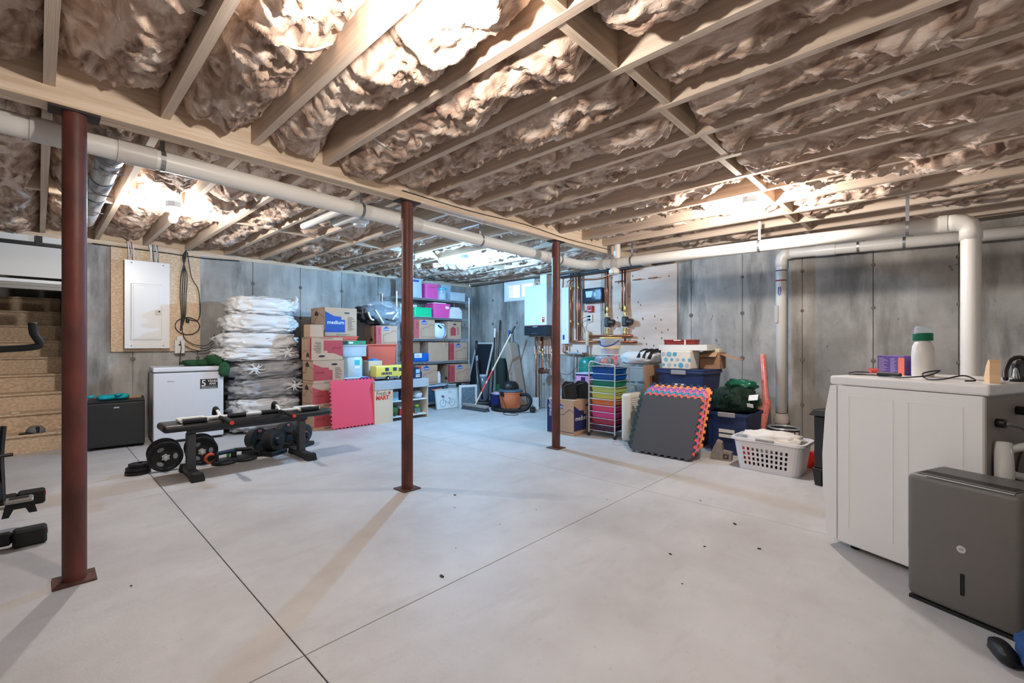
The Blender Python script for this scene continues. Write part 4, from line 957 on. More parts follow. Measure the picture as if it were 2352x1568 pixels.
t = bin_('tall pink tub standing on top of the rack', .31, .30, .26, (4.83, fy + .16, on(5)), m_pinkb, tp=.9); B().box(-.05, .05, -.155, -.148, .20, .215).build('handle_slot', m_pred, t); blob('contents', mat('green_stuff', (60, 120, 90), .9), t, (0, 0, .24), (.22, .2, .06), seed=2, seg=16)
t = thing('snack_jar', 'clear round jar with cyan lid on top of the rack', 'jar', (5.105, fy + .13, on(5))); B().lathe([(.095, 0), (.1, .01), (.1, .18), (.092, .19)], 24).build('jar', mat('clear_jar', (206, 222, 236), .12, alpha=.5), t, smooth='e'); B().lathe([(.104, .19), (.104, .215), (.095, .22)], 24).build('lid', m_cy, t, smooth='e'); B().lathe([(.085, .012), (.085, .12)], 20).build('contents', m_whitep, t, smooth='e')
bin_('low clear bin of white odds and ends at the rack top corner', .38, .30, .155, (5.43, fy + .15, on(5)), m_clear, tp=.94, fill=m_whitep)
bin_('tall frosted tub behind the low clear bin', .26, .20, .31, (5.34, fy + .34, on(5)), mat('frosted', (190, 210, 224), .4, alpha=.75), tp=.85)
carton('flat white carton with dark print behind the green bin', .34, .20, .22, (4.46, fy + .30, on(4)), 0, [('F', 'plain', m_red, '')], m_whitep, tape=False)
bin_('bright green bin on the fourth shelf of the rack', .40, .17, .165, (4.645, fy + .10, on(4)), mat('green_bin', (0, 190, 130), .4), tp=.94)
t = bin_('wide pink bin with white sticker on the fourth shelf', .41, .32, .255, (5.055, fy + .17, on(4)), m_pinkb, tp=.84); B().box(.06, .135, -.168, -.158, .165, .21).build('sticker', m_inkw, t); B().box(-.16, .12, -.12, .12, .24, .275, bev=.01).build('papers', m_inkw, t)
t = thing('paper_pile', 'loose white papers piled on a carton beside the pink bin', 'papers', (5.40, fy + .15, on(4) + .142))
for k in range(5): B().box(-.15 + .01 * k, .13 - .015 * k, -.11, .11, .014 * k, .014 * k + .012).build('sheet_stack', m_inkw, t, rot=(0, 0, .06 * math.sin(k * 3)))
carton('low white carton with printed label under the papers', .28, .26, .14, (5.38, fy + .15, on(4)), 0, [('F', 'plain', m_red, '')], m_whitep, tape=False)
carton('small moving box with red band on the third shelf next to white bag', .44, .34, .345, (4.66, fy + .18, on(3)), 0, [('F', 'band', m_pred, 'small')], tape=False)
t = thing('shopping_bag', 'white plastic carrier bag standing on the third shelf', 'bag', (5.03, fy + .15, on(3))); blob('sack', mat('white_carrier', (226, 234, 242), .4), t, (0, 0, .145), (.29, .26, .30), amp=.1, seed=21, flat=-.144, seg=28, pw=4, fold=.06); B().tube([(-.07, -.125, .25), (-.04, -.14, .22), (.0, -.135, .20)], .012, 6).build('dark_handle', m_black, t); B().tube([(.0, -.13, .26), (.07, -.14, .22), (.075, -.14, .10), (.03, -.14, .03)], .004, 6, smooth=4).build('string', m_blue, t)
carton('tall carton with red house print on the third shelf', .31, .30, .325, (5.335, fy + .16, on(3)), 0, [('F', 'housered', m_red, '')], tape=False)
carton('little brown box stacked on the blue pack', .17, .15, .19, (4.50, fy + .12, on(2) + .152), 0, [('F', 'plain', m_red, '')], m_kraft2, tape=False)
t = thing('nappy_pack', 'blue plastic pack with white label on the second shelf', 'pack', (4.60, fy + .12, on(2))); B().box(-.165, .155, -.11, .11, 0, .15, bev=.02, seg=3).build('pack', mat('pack_blue', (20, 96, 190), .3), t, smooth='e'); B().box(-.15, .0, -.1115, -.109, .07, .148).build('label', m_inkw, t)
text('12A', .05, m_blue, t, (-.13, -.1122, .09), (PI / 2, 0, 0))
carton('plain unprinted carton on the second shelf', .45, .34, .345, (4.97, fy + .19, on(2)), 0, [('F', 'plain', m_red, '')], tape=False)
carton('small moving box with red band at the end of the second shelf', .43, .34, .335, (5.43, fy + .18, on(2)), 0, [('F', 'band', m_red, 'small'), ('L', 'sideband', m_red, 'small')], tape=False)
carton('small moving box with red band on the lowest rack level beside the toy register', .46, .34, .335, (4.70, fy + .17, on(1)), 0, [('F', 'band', m_red, 'small')], tape=False)
carton('small moving box jutting out of the lowest rack level', .45, .36, .33, (5.42, fy + .10, on(1)), R(-8), [('F', 'band', m_red, 'small'), ('L', 'sideband', m_red, 'small')], tape=False)
tag(B().lathe([(.035, 0), (.038, .02), (.038, .15), (.02, .19), (.02, .21)], 16).build('white_bottle', m_white, loc=(5.03, fy + .10, on(1)), smooth='e'), 'white bottle between two small boxes on the lowest level', 'bottle')
bin_('clear tote of white cloth under the rack beside play shelf', .34, .36, .27, (4.45, fy + .14, on(0)), m_clear, lid=mat('frost_lid', (0, 0, 0)), tp=.92, fill=mat('pale_cloth', (0, 0, 0)))
t = bin_('dark blue clear tote with orange cloth under the rack', .42, .36, .27, (4.87, fy + .14, on(0)), mat('dark_clear', (70, 96, 124), .2, alpha=.7), lid=mat('frost_lid', (0, 0, 0)), tp=.92, fill=mat('blue_grey_cloth', (90, 110, 140), .9)); B().prism([(-.12, .22), (.12, .24), (.10, .10), (.06, .15)], .004, Matrix.Translation((0, -.19, 0)) @ Matrix.Rotation(PI / 2, 4, 'X')).build('orange_cloth', mat('orange_cloth', (240, 110, 80), .8), t)
t = bin_('clear tote with black clip under the rack end', .44, .36, .27, (5.38, fy + .14, on(0)), m_clear, lid=mat('frost_lid', (0, 0, 0)), tp=.92, fill=mat('grey_cloth', (170, 180, 190), .9)); B().box(-.06, .06, -.2, -.186, .24, .29, bev=.004).build('clip', m_black, t)

# bicycle picture
t = thing('bicycle_picture', 'square framed picture of a bicycle leaning on the rack', 'picture', (4.92, 6.20, .004), 0)
pf = bpy.data.objects.new('lean', None)
M = Matrix.Rotation(-R(9), 4, 'X')
def pm(b, name, m, par): 
    bmesh.ops.transform(b.bm, matrix=M, verts=b.bm.verts); return b.build(name, m, par)
PW, PH = .245, .345
pm(B().box(-PW + .016, PW - .016, .004, .014, .016, PH - .016), 'canvas', mat('canvas', (222, 228, 226), .8), t)
for (x0, x1, z0, z1) in ((-PW, PW, 0, .016), (-PW, PW, PH - .016, PH), (-PW, -PW + .016, .0161, PH - .0161), (PW - .016, PW, .0161, PH - .0161)): pm(B().box(x0, x1, -.004, .02, z0, z1), 'frame_rail', mat('cream_frame', (210, 210, 202), .6), t)
m_bk = mat('bike_ink', (84, 104, 122), .8)
def ring2(cx, cz, r, w=.005): return B().tube([(cx + r * math.cos(R(a)), .0025, cz + r * math.sin(R(a))) for a in range(0, 361, 20)], w / 2, 5)
for cx in (-.10, .10): pm(ring2(cx, .10, .062), 'painted_wheel', m_bk, t)
pm(B().tube([(-.10, .0025, .10), (-.07, .0025, .19), (-.04, .0025, .20)], .003, 5).tube([(-.08, .0025, .16), (.0, .0025, .10), (.10, .0025, .10), (.05, .0025, .17)], .003, 5).tube([(.03, .0025, .18), (.07, .0025, .18)], .004, 5), 'painted_frame', m_bk, t)
pm(B().sphere((-.09, .004, .215), .03, 10, 1.1, .1, .8), 'painted_basket', mat('mauve_ink', (130, 96, 130), .8), t)
rowsM = M @ Matrix(((1, 0, 0, .03), (0, 0, -1, .0035), (0, 1, 0, .25), (0, 0, 0, 1)))
rows(t, rowsM, .0, .05, 3, .02, .12, mat('pale_ink', (170, 186, 190), .8))
bpy.data.objects.remove(pf)
# ================================================================ GYM CORNER
m_vinyl = mat('black_vinyl', (26, 26, 28), .38, bump=.06, bs=120)
t = thing('weight_bench', 'flat black weight bench with padded top and grey steel legs', 'bench', (1.38, 4.68, 0))
m_leg = mat('dark_grey_steel', (70, 70, 72), .45, .3)
B().box(-.69, .70, -.15, .15, .405, .468, bev=.028, seg=4).build('pad', m_vinyl, t, smooth='e')
B().box(-.5, .5, -.03, .03, .365, .404).build('spine', m_leg, t)
for x in (-.475, .45):
    B().box(x - .032, x + .032, -.035, .035, .055, .366, bev=.004).build('leg', m_leg, t)
    ft = B().box(x - .035, x + .035, -.21, .17, .012, .06, bev=.004).build('foot_bar', m_leg, t)
    for y in (-.235, .185):
        B().taper(.10, .085, .08, .06, 0, .068, cx=x, cy=y, bev=.008).build('rubber_cap', m_rubber, ft)
t = thing('doorway_bar', 'white chin-up bar with black foam grips lying on the bench', 'exercise bar', (1.39, 4.63, .487))
m_bar = mat('bar_white', (228, 226, 222), .35)
B().cyl((-.39, 0, 0), (.39, 0, 0), .015, seg=14).build('tube', m_bar, t, smooth='e')
for x in (-.15, .13): B().cyl((x - .075, 0, 0), (x + .075, 0, 0), .0195, seg=14).build('grip', m_rubber, t, smooth='e')
for s in (-1, 1):
    xo = s * .39
    lp = B().tube([(xo, .10, .0), (xo, -.02, .0), (xo, -.07, .0)], .014, 8).tube([(xo + s * .18, .10, 0), (xo + s * .18, -.07, 0)], .014, 8).tube([(xo, .10, 0), (xo + s * .18, .10, 0)], .014, 8).build('end_loop', m_bar, t, smooth='e')
    B().cyl((xo + s * .005, -.07, 0), (xo + s * .175, -.07, 0), .019, seg=12).build('grip', m_rubber, lp, smooth='e')
    xh = s * .25 - .03
    hk = B().tube([(xh, 0, 0), (xh, .04, .03), (xh, .09, .045)], .013, 8, smooth=3).build('hook_arm', m_bar, t, smooth=True)
    B().tube([(xh, .09, .045), (xh, .14, .06), (xh, .17, .04), (xh, .18, .0)], .021, 10, smooth=4).build('hook_foam', m_rubber, hk, smooth=True)
    hd = B().cyl((xh, 0, 0), (xh, -.20, -.0), .0135, seg=10).cyl((xh, -.19, -.0), (xh, -.36, -.01), .022, seg=14).build('front_handle', m_rubber, t, smooth='e')
    B().cyl((xh, -.361, -.01), (xh, -.366, -.01), .017, seg=14).build('red_cap', mat('cap_red', (236, 70, 50), .5), hd)
m_iron = mat('cast_iron', (34, 34, 36), .5, .3, bump=.15, bs=60)
def plate(parent, M, r=.13, th=.028, holes=3):
    b = B()
    prof = [(.026, -th / 2), (.045, -th / 2), (.048, -th * .25), (r - .03, -th * .25), (r - .022, -th / 2), (r, -th * .4), (r, th * .4), (r - .022, th / 2), (r - .03, th * .25), (.048, th * .25), (.045, th / 2), (.026, th / 2)]
    b.lathe(prof, 36, M=M, cap=False)
    o = b.build('weight_plate', m_iron, parent, smooth='e')
    for k in range(holes):
        a = 2 * PI * k / holes + .5
        B().lathe([(.018, -th * .27), (.018, th * .27)], 12, sx=1.5, M=M @ Matrix.Rotation(a, 4, 'Z') @ Matrix.Translation((0, r * .55, 0))).build('grip_slot', mat('slot_grey', (150, 154, 160), .6), o)
    return o
for (x, y, a, lb) in ((.79, 5.10, R(-6), 'plate dumbbell with star collar nearest the mini fridge'), (1.07, 5.12, R(-8), 'plate dumbbell with star collar behind the bench leg')):
    t = thing('plate_dumbbell', lb, 'dumbbell', (x, y, .131), a, 'plate dumbbells by the bench')
    RM = Matrix.Rotation(PI / 2, 4, 'X')
    for yy in (-.11, .11): plate(t, Matrix.Translation((0, yy, 0)) @ RM)
    B().cyl((0, -.19, 0), (0, .19, 0), .0125, seg=12).build('bar', m_steel, t, smooth='e')
    for yy in (-.14, .13):
        b = B(); pts = [((.034 if k % 2 else .024) * math.cos(2 * PI * k / 12), (.034 if k % 2 else .024) * math.sin(2 * PI * k / 12)) for k in range(12)]
        b.prism(pts, .02, Matrix.Translation((0, yy, 0)) @ RM).build('star_collar', mat('collar_grey', (190, 186, 180), .4, .4), t)
t = thing('plate_pile', 'three small black weight plates stacked flat on the floor', 'weight plates', (.60, 5.08, 0))
for k in range(3): plate(t, Matrix.Translation((.004 * k, 0, .016 + k * .031)), .09 if k < 2 else .075, .03, 3)
def flex(label, loc, rz):
    t = thing('adjustable_dumbbell', label, 'dumbbell', loc, rz, 'adjustable dumbbells in cradles')
    B().box(-.19, .19, -.11, .11, 0, .045, bev=.012, seg=2).build('cradle', m_black, t); B().box(-.06, .06, -.13, .13, .002, .06, bev=.012).build('cradle_rib', m_blackm, t)
    for s in (-1, 1):
        for k in range(6):
            x = s * (.075 + k * .0165); r = .115 - .0035 * k
            B().cyl((x - .0065, 0, .145), (x + .0065, 0, .145), r, seg=28).build('disc', mat('disc_grey', (48, 47, 48), .55, .2, bump=.1, bs=80), t, smooth='e')
        B().cyl((s * .172, 0, .145), (s * .205, 0, .145), .05, .042, seg=18).build('dial', m_black, t, smooth='e')
    B().cyl((-.07, 0, .145), (.07, 0, .145), .018, seg=14).build('handle', m_rubber, t, smooth='e')
    for s in (-1, 1): B().box(s * .062 - .006, s * .062 + .006, -.02, .02, .215, .24, bev=.003).build('red_marker', mat('marker_red', (190, 90, 86), .5), t)
    return t
flex('adjustable dumbbell in its cradle under the bench middle', (1.61, 5.05, 0), R(-62))
flex('adjustable dumbbell in its cradle behind the bench right leg', (1.95, 5.20, 0), R(-58))
for (x, y, a, lb, hc) in ((1.22, 4.92, .3, 'black rotating push-up grip with orange pad under the bench', 'toy_orange'), (1.385, 4.93, -.4, 'black rotating push-up grip beside green foam rings', '')):
    t = thing('pushup_grip', lb, 'push-up grip', (x, y, 0), a, 'rotating push-up grips')
    B().lathe([(.09, 0), (.10, .015), (.095, .03), (.07, .042), (.01, .045)], 28, sx=1.15).build('turntable', m_black, t, smooth='e')
    for s in (-1, 1): B().box(s * .075 - .012, s * .075 + .012, -.02, .02, .04, .105, bev=.006).build('upright', m_black, t)
    B().cyl((-.08, 0, .105), (.08, 0, .105), .019, seg=14).build('handle', m_rubber if not hc else mat('navy_grip', (28, 38, 60), .6), t, smooth='e')
for k, (x, y, z, c, lb) in enumerate(((1.12, 5.0, .055, (226, 96, 66), 'orange foam ring leaning between dumbbell and push-up grip'), (1.30, 5.02, .05, (84, 186, 70), 'green foam ring beside the push-up grips'), (1.335, 5.07, .055, (74, 176, 64), 'second green foam ring standing further under the bench'))):
    tag(B().tube([(.038 * math.cos(R(a)), .0, .038 * math.sin(R(a))) for a in range(0, 361, 24)], .014, 10, cap=False).build('foam_ring', mat('foam_ring_%d' % k, c, .7), loc=(x, y, .0525), rot=(.12, 0, .5 * k), smooth=True), lb, 'foam ring')

# exercise bike at the frame edge
t = thing('exercise_bike', 'black exercise bike with pedal and bullhorn handlebar', 'exercise bike', (-.52, 4.2, 0))
for y in (-.46, .48):
    sb = B().box(-.5, .42, y - .035, y + .035, .025, .09, bev=.012).build('stabiliser', m_blackm, t)
    for s in (-1, 1):
        x = .49 * s - .03 * (1 - s) / 2 + .0
        B().box((.42 if s > 0 else -.62), (.555 if s > 0 else -.5), y - .042, y + .042, .0, .098, bev=.012).build('end_cap', m_rubber, sb)
    B().box(.552, .558, y - .02, y + .02, .05, .075).build('red_reflector', mat('cap_red', (0, 0, 0)), sb)
B().box(-.06, .06, -.46, .48, .06, .13, bev=.01).build('frame_rail', m_blackm, t)
B().cyl((0, -.1, .1), (0, -.28, .85), .04, seg=14).cyl((0, .28, .1), (0, .12, .95), .04, seg=14).tube([(0, .3, .12), (0, .05, .42), (0, -.2, .55)], .04, 12, smooth=4).build('frame_tubes', m_blackm, t, smooth='e')
B().lathe([(.22, -.03), (.23, -.02), (.23, .02), (.22, .03), (.05, .035)], 36, M=Matrix.Translation((0, .30, .36)) @ Matrix.Rotation(PI / 2, 4, 'Y')).build('flywheel', m_iron, t, smooth='e')
B().lathe([(.14, -.045), (.15, -.03), (.15, .03), (.14, .045)], 30, M=Matrix.Translation((.03, -.02, .36)) @ Matrix.Rotation(PI / 2, 4, 'Y')).build('chain_cover', m_black, t, smooth='e')
ck = B().tube([(.12, -.02, .36), (.30, -.03, .36), (.34, -.04, .30), (.36, -.05, .17)], .018, 10, smooth=4).build('crank', m_blackm, t, smooth=True)
pd = B().box(.375, .50, -.10, -.0, .155, .178, bev=.008).build('pedal', mat('pedal_grey', (170, 164, 158), .35, .6), t)
B().box(.39, .485, -.085, -.015, .150, .1545).build('tread_plate', m_black, pd); B().box(.395, .48, -.07, -.03, .176, .183, bev=.004).build('strap_buckle', m_black, pd)
B().prism([(-.06, 0), (.06, 0), (.075, -.07), (.04, -.07), (.025, -.035), (-.025, -.035), (-.045, -.08), (-.075, -.08)], .012, Matrix.Translation((.44, -.06, .15)) @ Matrix.Rotation(PI / 2, 4, 'X')).build('toe_strap', m_rubber, pd)
B().tube([(.37, .06, .62), (.36, .03, .45), (.365, -.01, .30), (.37, -.05, .17)], .014, 8, smooth=4).tube([(.34, .02, .44), (.41, .03, .44)], .011, 8).build('link_arm', m_blackm, t, smooth='e')
B().tube([(-.36, -.22, 1.26), (-.40, -.2, 1.15), (-.28, -.20, 1.10), (0, -.2, 1.09), (.28, -.20, 1.10), (.49, -.2, 1.115), (.525, -.2, 1.14), (.50, -.21, 1.20), (.495, -.22, 1.265)], .020, 12, smooth=5).build('handlebar', m_rubber, t, smooth=True)
B().cyl((0, -.28, .85), (0, -.2, 1.09), .025, seg=12).box(.24, .34, -.25, -.19, 1.12, 1.17, bev=.01).build('stem', m_steel, t, smooth='e')
B().prism([(-.1, -.13), (-.05, .14), (.05, .14), (.1, -.13), (.06, -.16), (-.06, -.16)], .06, Matrix.Translation((0, .14, .95))).build('saddle', m_vinyl, t)

# ================================================================ CORNER OF BROOMS AND VACUUMS
t = thing('push_broom', 'push broom with orange banded wooden handle and wide head', 'broom', (5.12, 5.72, 0))
B().box(-.045, .045, -.30, .30, .055, .10, bev=.008).build('head', mat('grey_wood', (150, 146, 140), .7), t)
B().taper(.12, .60, .085, .58, .0, .056).build('bristles', mat('dark_bristle', (70, 74, 80), .95, bump=.8, bs=120), t)
hv = Vector((5.65 - 5.12, 5.29 - 5.72, 1.34)); p0 = Vector((0, 0, .095)); L_ = lambda f: tuple(p0 + hv * f)
B().cyl(L_(0), L_(.92), .0135, seg=12).build('handle', mat('pale_handle', (226, 206, 180), .5), t, smooth='e')
B().cyl(L_(.30), L_(.43), .0145, seg=12).cyl(L_(.16), L_(.27), .0141, seg=12).build('orange_band', mat('broom_red', (226, 84, 78), .5), t, smooth='e')
B().cyl(L_(.90), L_(1.0), .0165, seg=12).build('grip', m_black, t, smooth='e')
t = thing('framed_filter', 'white edged board with grey fuzzy panel behind the broom head', 'board', (5.26, 6.06, .0), R(-20))
for (x0, x1, z0, z1) in ((-.17, .17, 0, .04), (-.17, .17, .36, .40), (-.17, -.13, .0405, .3595), (.13, .17, .0405, .3595)): B().box(x0, x1, 0, .03, z0, z1).build('edge', m_whitep, t)
B().box(-.129, .129, .004, .026, .041, .359).build('fuzzy_panel', mat('grey_fuzz', (104, 122, 136), .95, bump=1, bs=60, var=.25, vs=30), t)
t = thing('leaning_screen', 'dark panel with pale frame leaning against the far wall corner', 'panel', (5.75, 6.52, .003))
M = Matrix.Rotation(R(16.5), 4, 'Y')
for nm, mm, (x0, x1, y0, y1, z0, z1) in (('dark_sheet', mat('dark_screen', (40, 46, 54), .4), (.006, .014, -.22, .22, .03, 1.17)), ('frame_rail', m_whitep, (0, .02, -.25, -.22, 0, 1.2)), ('frame_rail', m_whitep, (0, .02, .22, .25, 0, 1.2)), ('frame_rail', m_whitep, (0, .02, -.2199, .2199, 0, .03)), ('frame_rail', m_whitep, (0, .02, -.2199, .2199, 1.17, 1.2))):
    B().box(x0, x1, y0, y1, z0, z1, M=M).build(nm, mm, t)
t = thing('upright_vacuum', 'grey upright vacuum cleaner with black loop handle', 'vacuum', (5.55, 5.97, 0), R(-130))
m_vg = mat('vac_silver', (150, 158, 168), .35, .3)
B().box(-.15, .15, -.17, .17, .02, .10, bev=.03, seg=3).build('floor_head', m_black, t, smooth='e')
B().lathe([(.09, .09), (.12, .14), (.12, .42), (.10, .50), (.07, .54)], 22, c=(0, -.02, 0)).build('canister', mat('vac_smoke', (92, 98, 110), .25), t, smooth='e')
B().lathe([(.075, .541), (.08, .56), (.05, .575)], 18, c=(0, -.02, 0)).build('cap', mat('vac_cap', (196, 206, 216), .3), t, smooth='e')
B().cyl((0, -.10, .40), (0, -.13, .98), .024, seg=12).cyl((.06, -.10, .3), (.05, -.12, .85), .014, seg=10).build('tube', m_vg, t, smooth='e')
B().tube([(0, -.13, .90), (-.06, -.13, 1.0), (-.065, -.13, 1.1), (0, -.13, 1.17), (.065, -.13, 1.1), (.06, -.13, 1.0), (0, -.13, .92)], .022, 10, smooth=4).build('loop_handle', m_black, t, smooth=True)
B().tube([(.08, -.02, .12), (.16, -.05, .25), (.12, -.10, .6), (.05, -.12, .82)], .018, 10, smooth=5).build('hose', m_black, t, smooth=True)
for lb, a, c, r, mm, tip in (('dark pole with white tip standing in the corner', (5.80, 6.02, .01), (5.98, 6.12, 1.42), .015, m_blackm, m_inkw), ('tall black ice scraper pole in the corner', (5.86, 5.98, .01), (6.08, 6.08, 1.58), .013, m_black, m_black),
                             ('grey pole with blue tip behind the tall carton', (5.88, 5.84, .01), (6.11, 5.86, 1.38), .012, m_grey, m_blue), ('bare grey pole leaning behind the tall carton', (6.10, 5.66, .01), (6.12, 5.80, 1.42), .012, m_grey, m_grey)):
    a = Vector(a); c = Vector(c); t = thing('tool_pole', lb, 'pole', tuple(a))
    B().cyl((0, 0, 0), tuple((c - a) * .9), r, seg=10).build('shaft', mm, t, smooth='e'); B().cyl(tuple((c - a) * .88), tuple(c - a), r * 1.35, seg=10).build('tip', tip, t, smooth='e')
t = thing('golf_bag', 'dark green padded bag standing behind the blue bucket', 'bag', (5.92, 5.88, 0)); B().lathe([(.09, 0), (.10, .02), (.095, .4), (.10, .72), (.07, .86)], 18, sx=1.0).build('sack', mat('dark_green_bag', (22, 42, 40), .8), t, smooth='e'); B().box(-.11, -.09, -.04, .04, .1, .38, bev=.008).build('pocket', mat('bag_green', (30, 104, 62), .8), t)
t = thing('blue_bucket', 'dark blue tub of pink rags beside the orange shop vacuum', 'tub', (5.62, 5.69, 0)); B().tub(.17, .17, .21, .21, 0, .24, rim=.008, cr=.04).build('tub', mat('bucket_blue', (34, 40, 104), .5), t); blob('rags', mat('rag_pink', (206, 180, 200), .9), t, (0, 0, .22), (.2, .2, .12), amp=.3, seed=5, seg=20)
t = thing('tall_carton', 'tall narrow carton leaning with handwriting near the wall', 'box', (5.98, 5.44, .004)); M = Matrix.Rotation(R(-12.5), 4, 'X')
B().box(-.11, .10, -.06, .09, .02, 1.17, bev=.004, M=M).build('body', mat('grey_cardboard', (166, 150, 136), .85, var=.05, vs=4), t)
B().box(-.105, .095, -.055, .085, 1.171, 1.178, M=M).build('green_end', mat('green_tape', (70, 160, 100), .6), t)
b = B().tube([(-.112, -.01, .60), (-.112, .02, .63), (-.112, .03, .59), (-.112, .01, .57)], .003, 5).tube([(-.112, .02, .55), (-.112, .02, .47)], .003, 5); bmesh.ops.transform(b.bm, matrix=M, verts=b.bm.verts); b.build('handwriting', m_ink, t)

t = thing('shop_vacuum', 'orange and black shop vacuum with its hose wound round it', 'vacuum', (5.55, 5.30, 0))
m_or = mat('vac_orange', (222, 128, 84), .45)
B().lathe([(.16, .045), (.165, .05), (.195, .29), (.205, .295), (.205, .315), (.19, .316)], 32).build('drum', m_or, t, smooth='e')
B().lathe([(.21, .317), (.215, .325), (.21, .345), (.17, .36)], 32).build('lid', mat('vac_lid', (70, 88, 102), .5), t, smooth='e')
B().lathe([(.16, .361), (.165, .38), (.15, .44), (.10, .485), (.02, .50)], 26, sy=.8).build('motor_head', m_black, t, smooth='e')
B().box(-.215, -.19, -.04, .04, .25, .33, bev=.004).build('latch', m_black, t)
for k in range(4):
    a = R(45 + 90 * k); B().lathe([(.03, 0), (.03, .04), (.01, .046)], 10, c=(.16 * math.cos(a), .16 * math.sin(a), 0)).build('caster', m_black, t, smooth='e')
hp = [(.06, -.20, .27), (.10, -.30, .27), (.06, -.40, .18), (-.05, -.40, .06), (-.20, -.26, .035), (-.28, -.05, .033), (-.26, .15, .033), (-.14, .28, .033), (.0, .32, .04)]
b = B(); sp = spline([Vector(p) for p in hp], 16); b.tube(sp, [.027 + .003 * (i % 2) for i in range(len(sp))], 10); b.build('hose', m_rubber, t, smooth=True)
B().cyl((.06, -.19, .27), (.05, -.16, .27), .03, seg=12).build('hose_port', m_black, t, smooth='e')
B().tube([(.1, -.42, .05), (.04, -.46, .035), (.02, -.50, .03)], [.05, .045, .03], 10).build('nozzle', m_black, t, smooth=True)
B().tube([(-.205, .05, .30), (-.21, -.02, .20), (-.20, -.06, .12), (-.18, -.07, .05), (-.24, -.12, .008), (-.38, -.2, .006), (-.45, -.35, .006), (-.36, -.46, .006), (-.25, -.40, .006), (-.30, -.28, .006)], .004, 6, smooth=6).build('cord', m_black, t, smooth=True)
tag(B().box(-.05, .05, -.03, .03, 0, .20, bev=.004).build('white_carton', m_whitep, loc=(5.92, 5.05, 0), rot=(0, 0, R(-40))), 'small white carton behind the shop vacuum hose', 'box')
# ================================================================ PILE ALONG THE RIGHT WALL
carton('medium moving box with navy print beside the drawer cart', .44, .41, .435, (4.72, 3.44, 0), R(1), [('F', 'panel', m_navy, 'medium'), ('L', 'band', m_navy, 'medium')], mat('kraft_warm', (186, 152, 124), .85, var=.05, vs=4))
for k, (x, y, a, lb) in enumerate(((4.64, 3.40, R(-60), 'black soft case on the medium box, nearest the column'), (4.80, 3.32, R(-70), 'black soft case on the medium box, against the drawer cart'))):
    t = thing('soft_case', lb, 'case', (x, y, .437), a, 'black cases on the moving box')
    B().prism([(-.09, 0), (.09, 0), (.085, .17), (.05, .21), (-.05, .22), (-.085, .18)], .09, Matrix.Translation((0, .045, 0)) @ Matrix.Rotation(PI / 2, 4, 'X')).build('body', mat('case_black', (20, 22, 24), .7, bump=.2, bs=120), t)
    B().tube([(-.05, -.047, .02), (-.06, -.047, .16), (.04, -.047, .20)], .003, 5, smooth=3).build('zip', m_grey, t)
carton('plain carton hidden behind the drawer cart under the pink tin', .34, .30, .60, (5.22, 3.52, 0), 0, (), m_kraft2)
t = thing('gift_tin', 'pale lilac and pink lidded box beside the green tank', 'box', (5.19, 3.50, .602)); B().box(-.12, .12, -.10, .10, 0, .10, bev=.004).build('body', mat('tin_pink', (222, 160, 208), .5), t); B().box(-.125, .125, -.105, .105, .10, .118, bev=.003).build('rim', m_navy, t); B().box(-.122, .122, -.102, .102, .118, .135, bev=.004).build('lid', mat('tin_lilac', (222, 212, 236), .5), t); B().box(-.1215, -.1195, -.05, .02, .02, .08).build('picture', m_navy, t)

t = thing('drawer_cart', 'chrome rolling cart with ten rainbow plastic drawers', 'drawer cart', (4.86, 2.95, 0))
CW, CD = .18, .178
for x in (-CD, CD):
    for y in (-CW, CW): B().cyl((x, y, .05), (x, y, .86), .0085, seg=10).build('post', m_steel, t, smooth='e'); B().sphere((x, y, .025), .024, 10).build('caster', m_black, t, smooth=True)
B().tube([(-CD, -CW, .86), (-CD, -CW + .02, .885), (-CD, 0, .89), (-CD, CW - .04, .92), (-CD, CW, .88), (-CD, CW, .86)], .008, 8, smooth=4).build('top_loop', m_steel, t, smooth=True)
B().box(-CD, CD, -CW, CW, .857, .862).build('top_sheet', m_clear, t)
dc = [(0, 72, 150), (0, 84, 168), (0, 124, 96), (188, 204, 110), (206, 206, 96), (214, 120, 62), (226, 72, 120), (216, 66, 140), (170, 40, 66), (70, 26, 62)]
for k in range(10):
    z1 = .845 - k * .077
    dm = mat('drawer_tint_%d' % k, dc[k], .25, alpha=.92)
    w_ = B(); w_.tub(.30, .30, .32, .325, z1 - .07, z1, th=.003, rim=.008, cr=.02, rimh=.008); w_.build('drawer', dm, t)
    for y in (-CW, CW): B().cyl((-CD, y, z1 - .004), (CD, y, z1 - .004), .0035, seg=6).build('runner', m_steel, t)
    B().cyl((-CD, -CW, z1 - .074), (-CD, CW, z1 - .074), .0035, seg=6).build('cross_wire', m_steel, t)
t = thing('toy_bag', 'clear plastic bag of toys on the drawer cart', 'bag', (4.84, 2.98, .863)); blob('clear_bag', mat('clear_film', (0, 0, 0)), t, (0, 0, .07), (.30, .26, .13), amp=.2, seed=31, flat=-.068, seg=28, fold=.1)
for k, (x, y, c) in enumerate(((-.06, .05, (90, 110, 150)), (.02, .0, (200, 205, 215)), (-.02, -.06, (110, 150, 130)), (.07, .05, (70, 80, 120)), (-.08, -.02, (214, 110, 80)))): blob('toy', mat('toy_c%d' % k, c, .5), t, (x, y, .05), (.09, .08, .09), amp=.2, seed=k, seg=12)
tag(B().box(-.12, .12, -.11, .11, 0, .006).build('bag_card', m_inkw, loc=(4.88, 2.95, .998)), 'white card lid over the bag of toys', 'card')
